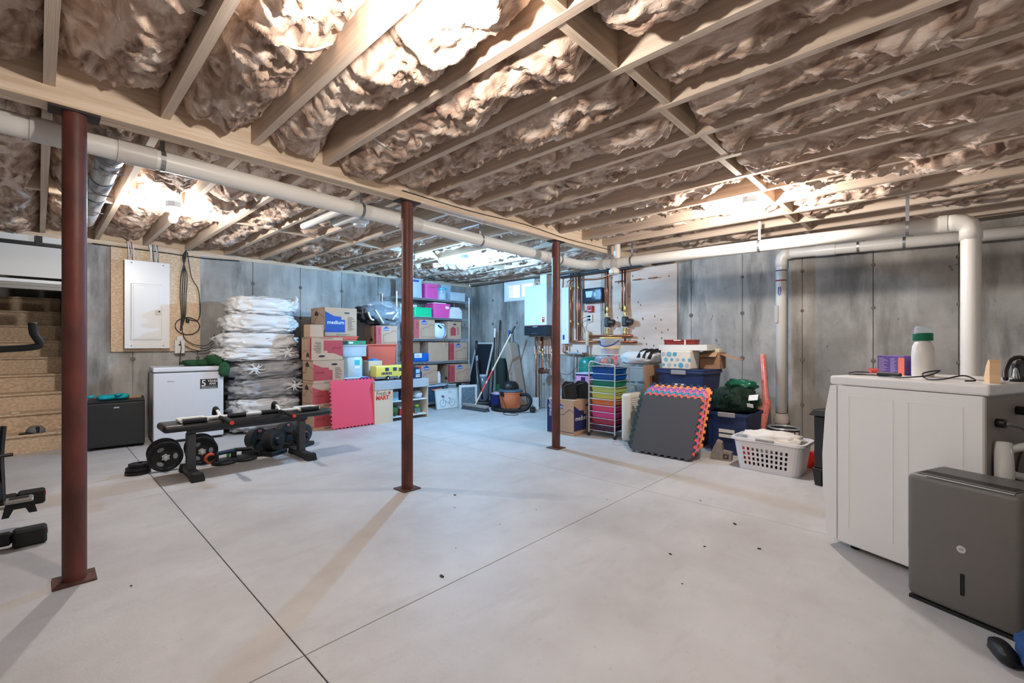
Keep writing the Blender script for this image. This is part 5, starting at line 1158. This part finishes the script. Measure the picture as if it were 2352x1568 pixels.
t = thing('toy_bucket', 'clear bucket of toys with yellow lid and blue handle', 'bucket', (4.89, 2.95, 1.005)); B().lathe([(.10, 0), (.105, .01), (.13, .19)], 26).build('bucket', mat('bucket_clear', (206, 212, 224), .2, alpha=.55), t, smooth='e'); B().lathe([(.135, .191), (.138, .20), (.135, .208)], 26).build('lid', mat('lid_yellow', (236, 214, 130), .4), t, smooth='e'); B().tube([(-.02, .128, .17), (-.10, .09, .12), (-.132, 0, .10), (-.10, -.09, .12), (-.02, -.128, .17)], .007, 8, smooth=4).build('handle', m_blue, t, smooth=True); blob('pink_toys', mat('toys_pink', (214, 130, 124), .7), t, (0, 0, .05), (.16, .16, .09), amp=.3, seed=4, seg=16); B().lathe([(.119, .07), (.123, .10)], 26).build('yellow_label', mat('label_cream', (236, 214, 170), .6), t)
t = thing('plastic_toy', 'upright pink plastic toy at the drawer cart corner', 'toy', (4.76, 2.80, .863)); B().cyl((0, 0, 0), (0, 0, .10), .012, .016, seg=10).sphere((0, 0, .115), .02, 10).cyl((0, 0, .07), (-.01, .06, .11), .009, seg=8).build('body', mat('toy_pinkish', (232, 120, 130), .5), t, smooth='e'); B().sphere((0, -.025, .03), .02, 8).sphere((0, .03, .025), .018, 8).build('grey_feet', m_grey, t, smooth=True)

t = thing('box_fan', 'white box fan standing on edge beside the drawer cart', 'fan', (4.93, 2.625, 0))
B().box(-.27, .27, -.055, .055, .012, .555, bev=.035, seg=4).build('housing', mat('fan_white', (224, 220, 208), .45), t, smooth='e')
for x in (-.18, .18): B().box(x - .03, x + .03, -.07, .07, 0, .014).build('foot', m_whitep, t)
b = B()
for k in range(19): z = .07 + k * .024; b.box(-.23, .23, -.060, -.0555, z, z + .006)
b.build('grille', m_whitep, t)
B().cyl((0, -.064, .285), (0, -.056, .285), .05, seg=18).build('hub', m_whitep, t, smooth='e')
tag(B().tube([(4.66, 2.70, .012), (4.52, 2.72, .006), (4.46, 2.62, .006), (4.52, 2.52, .006), (4.60, 2.44, .02)], .004, 6, smooth=5).build('floor_cord', m_cable, smooth=True), 'white power cord looped on the floor by the box fan', 'cord')
t = thing('flat_carton', 'flattened brown carton leaning behind the foam mats', 'carton', (5.02, 2.43, .002)); M = Matrix.Rotation(R(-5), 4, 'X')
B().box(-.12, .24, -.02, .02, 0, .88, bev=.003, M=M).build('sheet', m_kraft2, t); B().box(-.05, .06, -.022, -.0205, .55, .75, M=M).build('stamp', mat('stamp_brown', (120, 84, 66), .9), t)
t = thing('clear_drawer_tower', 'tower of clear drawers behind the flattened carton', 'drawers', (5.42, 2.84, 0))
for k in range(4): B().tub(.34, .34, .36, .36, .01 + .215 * k, .20 + .215 * k, th=.004, rim=.006).build('drawer', mat('tower_clear', (196, 210, 214), .2, alpha=.6), t); blob('contents', m_grey if k % 2 else m_whitep, t, (0, 0, .09 + .215 * k), (.26, .26, .13), seed=k, seg=12)
t = thing('sports_bag', 'white and black striped bag on the clear drawer tower', 'bag', (5.40, 2.80, .862)); blob('body', mat('sports_white', (224, 224, 222), .6), t, (0, 0, .085), (.36, .56, .19), amp=.18, seed=14, flat=-.084, seg=36, fold=.05)
for k in range(3): B().tube([(-.17, -.04 - .075 * k, .09), (-.10, -.05 - .075 * k, .165), (.0, -.07 - .075 * k, .19), (.10, -.08 - .075 * k, .16)], .022, 8, smooth=4).build('black_stripe', m_black, t, smooth=True)

# foam mats leaning
fcol = [('dark charcoal', (70, 70, 74)), ('coral red', (238, 108, 100)), ('turquoise', (0, 160, 190)), ('pink', (226, 120, 150)), ('purple', (150, 110, 180)), ('orange', (238, 150, 90)), ('navy', (44, 56, 86))]
where = ['frontmost of the leaning stack', 'second in the leaning stack', 'third in the leaning stack', 'mid leaning stack', 'behind the pink one', 'behind the purple one', 'at the back of the leaning stack']
for k, (nm, c) in enumerate(fcol):
    foam_mat('%s foam puzzle mat %s' % (nm, where[k]), mat('foam_' + nm, c, .85, bump=.1, bs=300), (4.30 + .026 * k, 2.035 + .004 * k * (-1) ** k - .006 * k, .008 + .019 * k), R(-90), R(27), s=.62, n=9, th=.0135, group='leaning foam puzzle mats')
foam_mat('dark green foam puzzle mat peeking out beside the fan', mat('foam_green', (44, 72, 66), .85), (4.30 + .0165 * 7.2, 2.13, .008), R(-90), R(27), s=.62, n=9, th=.0135)

m_tote = mat('tote_blue', (34, 52, 96), .5); m_toteh = mat('tote_handle', (150, 150, 156), .45)
def tote(label, loc, rz, w, d, h, lid=True, cards=1):
    t = thing('storage_tote', label, 'tote', loc, rz)
    B().tub(w * .84, d * .84, w - .03, d - .03, 0, h, th=.005, rim=.016, cr=.03, rimh=.03).build('tub', m_tote, t)
    for s in (-1, 1): B().box(s * (w * .40) - .02, s * (w * .40) + .02, -d * .455, -d * .445, .06, h - .06, bev=.006).build('rib', m_tote, t)
    B().box(-.085, .085, -d / 2 - .012, -d / 2 + .012, h - .045, h + .004, bev=.006).build('handle', m_toteh, t)
    B().box(-.085, .085, d / 2 - .012, d / 2 + .012, h - .045, h + .004, bev=.006).build('handle', m_toteh, t)
    for k in range(cards): B().box(-.08, .075 - .02 * k, -d * .472, -d * .463, h * .52 - .05 * k, h * .52 + .035 - .05 * k).build('label_card', m_inkw, t)
    if lid: B().box(-w / 2 + .012, w / 2 - .012, -d / 2 + .012, d / 2 - .012, h + .0005, h + .012, bev=.005).build('lid', m_tote, t)
    return t
tote('dark blue tote under the upper one behind the foam mats', (5.22, 2.12, 0), R(-90), .56, .52, .44)
tote('dark blue tote with grey handle carrying the dotted gift bag', (5.22, 2.11, .4525), R(-92), .58, .54, .38)
tote('dark blue tote with two labels under the green garland', (5.08, 1.56, 0), R(-92), .42, .50, .43, lid=False, cards=2)
t = thing('dotted_box', 'white fabric box with blue dots on the upper tote', 'box', (5.12, 2.17, .8465), R(-90))
B().taper(.33, .26, .35, .28, 0, .21, bev=.012).build('box', mat('dot_cloth', (228, 220, 206), .85, bump=.1, bs=100), t)
rr = random.Random(4)
for k in range(13):
    u = -.14 + .068 * (k % 5) + (.03 if k // 5 % 2 else 0); v = .045 + .062 * (k // 5); r = rr.choice([.018, .024, .03])
    B().lathe([(r, 0), (r * .96, .0015), (r * .5, .002)], 16, M=Matrix.Translation((u, -.1305 - .052 * v, v)) @ Matrix.Rotation(PI / 2, 4, 'X')).build('dot', mat('dot_%d' % (k % 3), [(84, 160, 190), (176, 180, 186), (120, 176, 196)][k % 3], .8), t)
carton('shallow white carton lid box on the dotted fabric box', .54, .36, .065, (5.20, 2.12, 1.0575), R(-86), (), m_whitep, tape=False)
t = thing('shoe_box', 'dark red-brown flat box on the white carton', 'box', (5.14, 2.16, 1.124), R(-84)); B().box(-.17, .17, -.10, .10, 0, .04, bev=.004).build('base', mat('box_maroon', (128, 40, 34), .5), t); B().box(-.175, .175, -.105, .105, .04, .058, bev=.004).build('lid', mat('box_maroon2', (140, 48, 40), .5), t); B().box(.06, .075, -.107, -.1, .0, .056).build('ribbon', m_inkw, t); B().box(-.06, .02, -.1065, -.104, .044, .054).build('print', m_inkw, t)
t = thing('open_carton', 'open brown carton with bent flaps behind the dotted box', 'box', (5.42, 1.92, .8465), R(-88))
for (x0, x1, y0, y1) in ((-.12, .12, -.11, -.106), (-.12, .12, .106, .11), (-.12, -.116, -.105, .105), (.116, .12, -.105, .105)): B().box(x0, x1, y0, y1, 0, .19).build('side', m_kraft2, t)
B().box(-.115, .115, -.105, .105, 0, .004).build('bottom', m_kraft2, t)
B().box(0, .20, -.1, .1, 0, .004, M=Matrix.Translation((.121, 0, .165)) @ Matrix.Rotation(R(18), 4, 'Y')).build('flap', m_kraft, t); B().box(-.1, .1, -.10, 0, 0, .004, M=Matrix.Translation((0, -.112, .186)) @ Matrix.Rotation(R(28), 4, 'X')).build('flap', m_kraft, t)
B().box(-.08, .10, -.06, .06, .16, .23, bev=.005).build('cream_packet', mat('cream', (226, 214, 176), .6), t)

# garland
t = thing('garland_heap', 'tangled green tinsel garland heaped in the blue tote', 'garland', (5.08, 1.56, .44))
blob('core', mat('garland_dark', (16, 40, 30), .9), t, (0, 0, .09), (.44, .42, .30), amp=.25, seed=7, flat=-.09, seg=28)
rr = random.Random(3); b = B()
for k in range(6500):
    th = rr.random() * 2 * PI; ph = rr.random() * 1.5; rad = .9 + rr.random() * .25
    p = Vector((.23 * rad * math.cos(th) * math.cos(ph), .22 * rad * math.sin(th) * math.cos(ph), .10 + .17 * rad * math.sin(ph) - .05))
    d = Vector((rr.gauss(0, 1), rr.gauss(0, 1), rr.gauss(.2, 1))).normalized() * (.03 + .03 * rr.random()); n = d.cross(Vector((.3, .5, .8))).normalized() * .0022
    b.add([tuple(p - n), tuple(p + n), tuple(p + d)], [(0, 1, 2)])
o = b.build('needles', mat('tinsel_green', (40, 84, 56), .35, .2, rgb2=(16, 46, 30), vs=14), t); o['kind'] = 'stuff'
B().tube([(-.22, .02, .14), (-.1, -.02, .20), (-.12, -.15, .16), (-.2, -.2, .05)], .004, 6, smooth=5).build('wire', mat('bag_green', (0, 0, 0)), t, smooth=True)
blob('green_bag', mat('green_film', (0, 92, 66), .2, coat=.6, bump=.5, bs=14), t, (.12, -.03, .25), (.22, .30, .13), amp=.35, seed=17, seg=28, fold=.15)
B().box(-.05, .05, -.002, .002, 0, .06, M=Matrix.Translation((-.18, -.22, .13)) @ Matrix.Rotation(.5, 4, 'Y') @ Matrix.Rotation(1.2, 4, 'Z')).build('paper_tag', m_inkw, t); B().box(-.03, .03, -.002, .002, 0, .04, M=Matrix.Translation((-.19, -.2, .06)) @ Matrix.Rotation(-.4, 4, 'Y') @ Matrix.Rotation(1.4, 4, 'Z')).build('paper_tag', m_inkw, t)
t = thing('gold_foil', 'crumpled gold foil gift bag beside the garland tote', 'gift bag', (5.44, 1.49, 0)); B().taper(.16, .10, .20, .12, 0, .34, bev=.004).build('bag', mat('wrap_pinkish', (196, 100, 92), .6), t); blob('foil', mat('gold_foil', (206, 166, 90), .25, .8, bump=.8, bs=20), t, (.0, .02, .42), (.22, .17, .17), amp=.35, seed=9, seg=20, smooth=False)
m_wrap = mat('snowflake_wrap', (222, 60, 52), .35, rgb2=(240, 140, 128), vs=34, lo=.55, hi=.72, coat=.3)
for lb, pts, r in (('long red snowflake gift wrap roll leaning on the wall', [(5.81, 1.45, .48), (5.98, 1.53, 1.0)], .033), ('red snowflake gift wrap roll bent under the long one', [(5.68, 1.475, .0), (5.70, 1.47, .18), (5.81, 1.44, .48)], .045)):
    t = thing('gift_wrap_roll', lb, 'gift wrap', pts[0]); o = Vector(pts[0]); q = [tuple(Vector(p) - o) for p in pts]
    B().tube(q, r, 18).build('roll', m_wrap, t, smooth='e'); e = Vector(q[-1]); d = (e - Vector(q[-2])).normalized(); B().cyl(tuple(e), tuple(e + d * .004), r * .8, seg=16).build('core_end', m_whitep, t)
t = thing('grey_caddy', 'grey plastic stapler-like block on the floor by the tote', 'block', (4.62, 1.55, 0), R(-80))
m_gc = mat('stone_grey', (138, 130, 122), .8, var=.1, vs=20)
B().prism([(-.09, 0), (.10, 0), (.10, .08), (.02, .09), (.01, .17), (-.03, .19), (-.09, .05)], .10, Matrix.Translation((0, .05, 0)) @ Matrix.Rotation(PI / 2, 4, 'X')).build('body', m_gc, t); B().box(.025, .075, -.054, -.0495, .02, .065).build('socket', m_ink, t); B().lathe([(.012, 0), (.01, .004)], 10, M=Matrix.Translation((.05, -.054, .043)) @ Matrix.Rotation(PI / 2, 4, 'X')).build('stud', m_grey, t)

# laundry basket
t = thing('laundry_basket', 'white plastic laundry basket with square holes full of towels', 'basket', (4.56, 1.09, 0), R(-93))
BW, BD, BH = .56, .36, .285
fx = [-.20 + .0 + .04 * k * .5 for k in range(21)]
def bring(z):
    f = z / BH; w = BW * (.86 + .14 * f); d = BD * (.84 + .16 * f); r = .07
    pts = []
    sx = w / BW
    pts += [(x * sx, -d / 2) for x in fx]
    for (cx, cy, a0) in ((w / 2 - r, -d / 2 + r, -90), (w / 2 - r, d / 2 - r, 0)): pts += [(cx + r * math.cos(R(a0 + 18 * k)), cy + r * math.sin(R(a0 + 18 * k))) for k in range(6)]
    pts += [(-x * sx, d / 2) for x in fx]
    for (cx, cy, a0) in ((-w / 2 + r, d / 2 - r, 90), (-w / 2 + r, -d / 2 + r, 180)): pts += [(cx + r * math.cos(R(a0 + 18 * k)), cy + r * math.sin(R(a0 + 18 * k))) for k in range(6)]
    return [(x, y, z) for x, y in pts]
zs = [.0, .05, .077, .093, .12, .136, .163, .179, .206, .25, BH]
b = B(); vs = [[b.bm.verts.new(p) for p in bring(z)] for z in zs]; n = len(vs[0])
for i in range(len(zs) - 1):
    for j in range(n):
        front = (j < 20 and j % 2 == 0) or (33 - 1 <= j < 33 + 19 and (j - 33) % 2 == 0)
        if front and i in (1, 3, 5, 7): continue
        b.bm.faces.new((vs[i][j], vs[i][(j + 1) % n], vs[i + 1][(j + 1) % n], vs[i + 1][j]))
b.bm.faces.new(vs[0][::-1])
m_bas = mat('basket_white', (226, 222, 222), .45)
b.build('tub', m_bas, t, solid=.005)
rp = bring(BH); b = B()
b.loft([[(x * 1.0, y, z) for x, y, z in rp], [(x * 1.06, y * 1.09, z) for x, y, z in rp], [(x * 1.065, y * 1.10, z - .02) for x, y, z in rp]]).build('rim', m_bas, t, solid=.005)
for s in (-1, 1): B().box(-.075, .075, s * .2 - .01, s * .2 + .012, BH - .005, BH + .014, bev=.007).build('grip', mat('grip_grey', (150, 146, 146), .6), t)
blob('white_towels', mat('white_towel', (224, 219, 212), .95, bump=.2, bs=60), t, (0, 0, .25), (.52, .33, .20), amp=.22, freq=2.8, seed=23, seg=44, fold=.06)
for k, (x, c) in enumerate(((-.18, (196, 60, 74)), (-.05, (30, 30, 34)), (.06, (26, 26, 30)), (.17, (30, 30, 32)))): blob('clothes', mat('clothes_%d' % k, c, .9), t, (x, -.03, .11), (.13, .22, .20), amp=.15, seed=k, seg=16)
t = thing('paint_pail', 'black and white paint pail behind the laundry basket', 'pail', (5.12, 1.12, 0)); B().lathe([(.125, 0), (.13, .01), (.135, .29)], 26, cap=False).build('shell', m_black, t, smooth='e', solid=.004); B().lathe([(.139, .292), (.142, .30), (.139, .308)], 26, cap=False).build('rim', m_steel, t, solid=.003); b = B()
for k in range(5): a = R(150 + 24 * k); b.box(-.022, .022, -.002, .002, .20, .275, M=Matrix.Translation((.1385 * math.cos(a), .1385 * math.sin(a), 0)) @ Matrix.Rotation(a - PI / 2, 4, 'Z'))
b.build('white_label', m_inkw, t); B().lathe([(.12, .02), (.12, .25), (.01, .255)], 20).build('dark_contents', m_rubber, t)
t = thing('red_dustpan', 'bright red plastic scoop on the floor by the black heater', 'scoop', (4.92, .83, 0), R(60)); B().prism([(-.10, 0), (.12, 0), (.12, .04), (.04, .09), (.0, .15), (-.05, .15), (-.10, .03)], .16, Matrix.Translation((0, .08, 0)) @ Matrix.Rotation(PI / 2, 4, 'X')).build('pan', mat('scoop_red', (222, 44, 38), .3), t); B().box(-.14, -.095, -.02, .02, .01, .04, bev=.008).build('handle', mat('scoop_red', (0, 0, 0)), t)
t = thing('stove_heater', 'black stove-style heater on legs beside the washing machine', 'heater', (4.44, .53, 0), R(-20))
B().box(-.20, .20, -.14, .14, .14, .56, bev=.01).build('body', m_black, t); B().taper(.46, .33, .40, .28, .561, .61, bev=.006).build('top', m_blackm, t); B().box(-.21, .21, -.15, .15, .12, .141, bev=.006).build('ledge', m_blackm, t)
for x in (-.17, .17):
    for y in (-.11, .11): B().taper(.05, .05, .075, .07, 0, .121, cx=x, cy=y, bev=.006).build('leg', m_black, t)
dr = B().box(-.15, .15, -.150, -.1405, .18, .52, bev=.006).build('door', m_blackm, t); B().box(-.11, .11, -.153, -.1505, .24, .48).build('glass', mat('heater_glass', (14, 14, 16), .1), dr)

# ================================================================ WASHER, DEHUMIDIFIER
A0 = Vector((3.107, .443, 0)); ax = Vector((.921, -.39, 0)).normalized(); ay = Vector((.39, .921, 0)).normalized()
ctr = A0 + ax * .345 - ay * .33
t = thing('washing_machine', 'white front-loading washer seen from its side panel', 'washing machine', tuple(ctr), math.atan2(ax.y, ax.x))
m_wm = mat('washer_white', (240, 238, 236), .35); m_wb = mat('washer_back', (150, 142, 136), .6, .2)
B().box(-.345, .345, -.31, .30, .03, .905, bev=.006).build('cabinet', m_wm, t)
B().box(-.35, .35, -.33, .335, .908, .957, bev=.012, seg=3).build('top', m_wm, t)
fpn = B(); prof = [(.30, .04), (.355, .06), (.375, .3), (.378, .5), (.362, .75), (.335, .90), (.30, .90)]
fpn.prism([(y, z) for y, z in prof], .69, Matrix(((0, 0, 1, -.345), (1, 0, 0, 0), (0, 1, 0, 0), (0, 0, 0, 1)))).build('front_panel', m_wm, t)
B().box(-.3456, -.3448, .298, .301, .04, .90).build('panel_seam', m_pvcd, t)
dr = B().lathe([(.20, 0), (.235, .02), (.245, .035), (.235, .055), (.19, .065)], 36, M=Matrix.Translation((0, .365, .50)) @ Matrix.Rotation(-PI / 2, 4, 'X')).build('door', m_white, t, smooth='e')
B().lathe([(.185, .0655), (.12, .075), (.01, .078)], 30, M=Matrix.Translation((0, .365, .50)) @ Matrix.Rotation(-PI / 2, 4, 'X')).build('door_glass', mat('door_smoke', (70, 70, 74), .15), dr, smooth='e')
# pressed relief on the side
for y0, y1 in ((-.24, -.03), (.03, .24)):
    b = B()
    for (a0, a1, c0, c1) in ((y0, y1, .12, .124), (y0, y1, .846, .85), (y0, y0 + .004, .124, .846), (y1 - .004, y1, .124, .846)): b.box(-.3465, -.3448, a0, a1, c0, c1)
    b.build('pressed_rib', m_wm, t)
bkp = B().box(-.34, .34, -.316, -.3102, .04, .90).build('back_panel', m_wb, t)
B().lathe([(.18, 0), (.19, .012), (.16, .02), (.02, .022)], 30, M=Matrix.Translation((.10, -.316, .50)) @ Matrix.Rotation(PI / 2, 4, 'X')).build('access_cover', m_wb, bkp, smooth='e')
B().tube([(-.255, -.335, .70), (-.28, -.35, .60), (-.275, -.35, .42), (-.27, -.35, .1)], .032, 12, smooth=4).build('drain_hose', m_whitep, t, smooth=True)
B().cyl((-.25, -.316, .785), (-.25, -.345, .785), .02, seg=12).build('cord_boss', m_black, t, smooth='e')
B().tube([(-.25, -.345, .785), (-.15, -.37, .76), (-.05, -.38, .68), (.02, -.38, .55)], .009, 8, smooth=4).build('power_cord', m_grey, t, smooth=True)
for x in (-.06, .05): B().cyl((x, -.316, .83), (x, -.37, .83), .02, seg=12).build('inlet_valve', m_black, t, smooth='e')
B().cyl((-.20, -.32, .66), (-.12, -.37, .68), .018, seg=10).cyl((-.20, -.34, .66), (-.28, -.36, .67), .015, seg=10).build('hose_clip', m_white, t, smooth='e')
B().lathe([(.05, 0), (.055, .01), (.03, .02)], 18, M=Matrix.Translation((-.16, -.316, .55)) @ Matrix.Rotation(PI / 2, 4, 'X')).cyl((-.16, -.335, .55), (-.08, -.38, .53), .016, seg=10).build('transit_bolt', m_white, t, smooth='e')
b = B(); sp = spline([Vector(p) for p in ((.0, -.42, .70), (-.02, -.44, .5), (-.01, -.44, .25), (.0, -.43, .02))], 24); b.tube(sp, [.05 + .005 * (i % 2) for i in range(len(sp))], 12); b.build('flex_duct', mat('dark_foil', (70, 66, 62), .4, .4), t, smooth=True)
for x in (-.28, .28):
    for y in (-.26, .24): B().cyl((x, y, 0), (x, y, .031), .022, seg=10).build('foot', m_rubber, t, smooth='e')
def wt(u, v, z=.9575):      # point on the washer top, u along its width, v towards its front
    p = ctr + ax * u + ay * v; return (p.x, p.y, z)
ang = math.atan2(ax.y, ax.x)
t = thing('detergent_bottle', 'white detergent bottle with green cap on the washer', 'bottle', wt(.02, .07), ang + .3)
B().lathe([(.055, 0), (.06, .008), (.06, .12), (.056, .165), (.042, .19), (.038, .195)], 28, sx=1.05, sy=.8).build('bottle', mat('bottle_white', (232, 228, 222), .35), t, smooth='e')
B().lathe([(.042, .196), (.043, .20), (.043, .235), (.04, .238)], 24).build('green_cap', mat('cap_green', (0, 100, 70), .35), t, smooth='e'); B().lathe([(.038, .2385), (.036, .27), (.03, .275)], 24).build('clear_cap', m_clear, t, smooth='e')
rows(t, Matrix(((-.35, 0, -.94, -.05), (-.94, 0, .35, .01), (0, 1, 0, 0), (0, 0, 0, 1))), 0, .12, 9, .009, .022, mat('label_mauve', (150, 120, 150), .6))
t = thing('dryer_sheet_box', 'purple printed carton with orange end on the washer', 'box', wt(.10, .23), ang + R(62))
B().box(-.105, .105, -.035, .035, 0, .11, bev=.002).build('carton', mat('purple_box', (92, 66, 140), .55), t)
FM = Matrix(((-1, 0, 0, .105), (0, 0, 1, .035), (0, 1, 0, 0), (0, 0, 0, 1)))
for f in (FM, Matrix(((1, 0, 0, -.105), (0, 0, -1, -.035), (0, 1, 0, 0), (0, 0, 0, 1)))):
    rows(t, f, .012, .092, 11, .0078, .075, mat('lilac_print', (186, 170, 206), .7)); rows(t, f, .105, .092, 11, .0078, .05, mat('lilac_print', (0, 0, 0)))
    decal('orange_patch', [(.165, 0), (.21, 0), (.21, .10), (.165, .10)], t, f, mat('orange_patch', (240, 120, 84), .6), .0006)
tag(B().prism([(-.035, -.02), (.035, -.02), (.04, .02), (-.03, .025)], .012, Matrix.Translation((0, 0, 0)) @ Matrix.Rotation(.3, 4, 'Y')).build('red_clip', mat('clip_red', (232, 60, 54), .4), loc=wt(-.02, .285, .972)), 'small red plastic clip on the washer beside the cable', 'clip')
t = thing('cable_charger', 'black cable with plug lying along the washer top', 'cable', wt(-.25, .0))
def lt(u, v, z): p = ax * (u + .25) + ay * v; return (p.x, p.y, z)
B().tube([lt(.05, .33, .006), lt(-.10, .34, .012), lt(-.22, .31, .008), lt(-.24, .26, .006), lt(-.20, .20, .006), lt(-.22, .10, .006), lt(-.27, .02, .008), lt(-.24, -.06, .02), lt(-.16, -.08, .045), lt(-.20, -.03, .03), lt(-.26, -.07, .006), lt(-.28, -.14, .01), lt(-.24, -.20, .03), lt(-.26, -.25, .012), lt(-.28, -.22, .008)], .0035, 6, smooth=6).build('wire', m_black, t, smooth=True)
B().cyl(lt(-.20, .17, .014), lt(-.215, .06, .014), .013, .011, seg=12).build('adapter', m_black, t, smooth='e')
t = thing('wooden_tool', 'rounded pale wooden block standing on the washer corner', 'wood block', wt(-.16, -.27), ang + R(30))
B().prism([(-.05, 0), (.055, 0), (.05, .03), (.02, .075), (-.02, .105), (-.042, .108), (-.052, .095), (-.048, .04)], .035, Matrix.Translation((0, .0175, 0)) @ Matrix.Rotation(PI / 2, 4, 'X')).build('block', mat('beech', (232, 198, 156), .5, var=.04, vs=12, stretch=(1, 1, 6)), t)
t = thing('black_gadget', 'tangle of black plastic parts on the washer back edge', 'gadget', wt(.12, -.26), ang)
B().tube([(-.12, .0, .01), (-.06, .02, .05), (0, .02, .10), (.06, .0, .11), (.1, -.02, .05)], .010, 8, smooth=5).build('arm', m_black, t, smooth=True); B().box(.04, .14, -.04, .04, .0, .10, bev=.02).build('head', m_black, t)
B().lathe([(.03, 0), (.03, .008), (.01, .012)], 16, c=(-.08, -.03, 0)).build('disc', m_black, t, smooth='e'); B().tube([(-.10, -.02, .01), (-.08, -.02, .06), (-.05, -.02, .012)], .006, 6, smooth=4).build('lever', m_steel, t, smooth=True)
t = thing('brown_bottle', 'brown tin at the far washer corner', 'tin', wt(.27, -.24), ang); B().lathe([(.04, 0), (.042, .005), (.042, .10), (.04, .105)], 20).build('tin', mat('tin_brown', (176, 136, 110), .4), t, smooth='e'); B().lathe([(.043, .106), (.043, .118)], 20).build('lid', m_black, t, smooth='e')

D0 = Vector((2.692, .099, 0)); dx = Vector((-.39, -.921, 0)).normalized(); dy = Vector((.921, -.39, 0)).normalized()
dc_ = D0 + dx * .178 + dy * .14
t = thing('dehumidifier', 'dark grey dehumidifier with round badge and water slot', 'dehumidifier', tuple(dc_), math.atan2(dx.y, dx.x))
m_dh = mat('dehumidifier_grey', (106, 103, 99), .5, bump=.08, bs=260)
B().box(-.185, .185, -.14, .14, .015, .5604, bev=.026, seg=4).build('shell', m_dh, t, smooth='e')
B().box(-.155, .155, -.115, .115, .5603, .5645, bev=.002).build('top', mat('dh_top', (112, 109, 105), .45), t)
b = B()
for i in range(40):
    for j in range(2): b.box(-.15 + i * .0076, -.1455 + i * .0076, -.105 + j * .035, -.075 + j * .035, .5646, .5655)
b.build('vent_slots', m_black, t)
B().box(-.12, .155, -.133, -.122, .5585, .5606).build('trim_strip', m_steel, t)
B().box(-.178, .178, -.132, .132, 0.0, .0152).build('base', m_black, t)
bd = B().lathe([(.015, 0), (.015, .002), (.012, .003)], 24, M=Matrix.Translation((.005, -.1402, .29)) @ Matrix.Rotation(PI / 2, 4, 'X')).build('badge', mat('badge_silver', (206, 206, 206), .3, .5), t, smooth='e')
text('GE', .013, m_grey, bd, (.005, -.1436, .286), (PI / 2, 0, 0), align='CENTER')
B().box(.002, .014, -.1412, -.1398, .10, .19, bev=.003).build('water_window', m_black, t)

# blue denim at the frame corner
t = thing('denim_heap', 'blue denim clothing dropped in front of the dehumidifier', 'clothes', (2.275, -.425, 0), .3)
m_den = mat('denim', (38, 76, 130), .9, var=.12, vs=40, bump=.2, bs=200)
blob('folded_leg', m_den, t, (.10, .095, .075), (.26, .20, .16), amp=.2, seed=6, flat=-.073, seg=32, fold=.05)
blob('dark_shoe', m_black, t, (.19, .21, .03), (.13, .06, .06), amp=.1, seed=2, flat=-.029, seg=20)
blob('waist', m_den, t, (-.16, -.04, .11), (.34, .32, .24), amp=.22, seed=8, flat=-.108, seg=32, fold=.06)

# crumbs on the slab
rr = random.Random(12)
for k, (x, y, s) in enumerate(((1.357, 1.76, .02), (1.985, 2.43, .008), (2.15, 2.63, .016), (2.0, 2.0, .007), (2.35, 2.0, .007), (2.35, 1.05, .014), (3.02, .93, .02), (2.57, .95, .012), (2.75, .72, .016), (2.1, .88, .008), (.30, 2.75, .01), (1.6, 1.95, .006), (2.85, 1.75, .008), (3.3, 1.25, .010))):
    tag(B().box(-s * .6, s * .6, -s * .35, s * .35, 0, s * .3, bev=s * .1).build('dirt_crumb', mat('dirt', (66, 52, 46), .9), loc=(x, y, 0.0002), rot=(0, 0, rr.random() * 3)), 'small dark dirt crumb on the bare concrete floor', 'crumb', 'crumbs scattered on the floor')
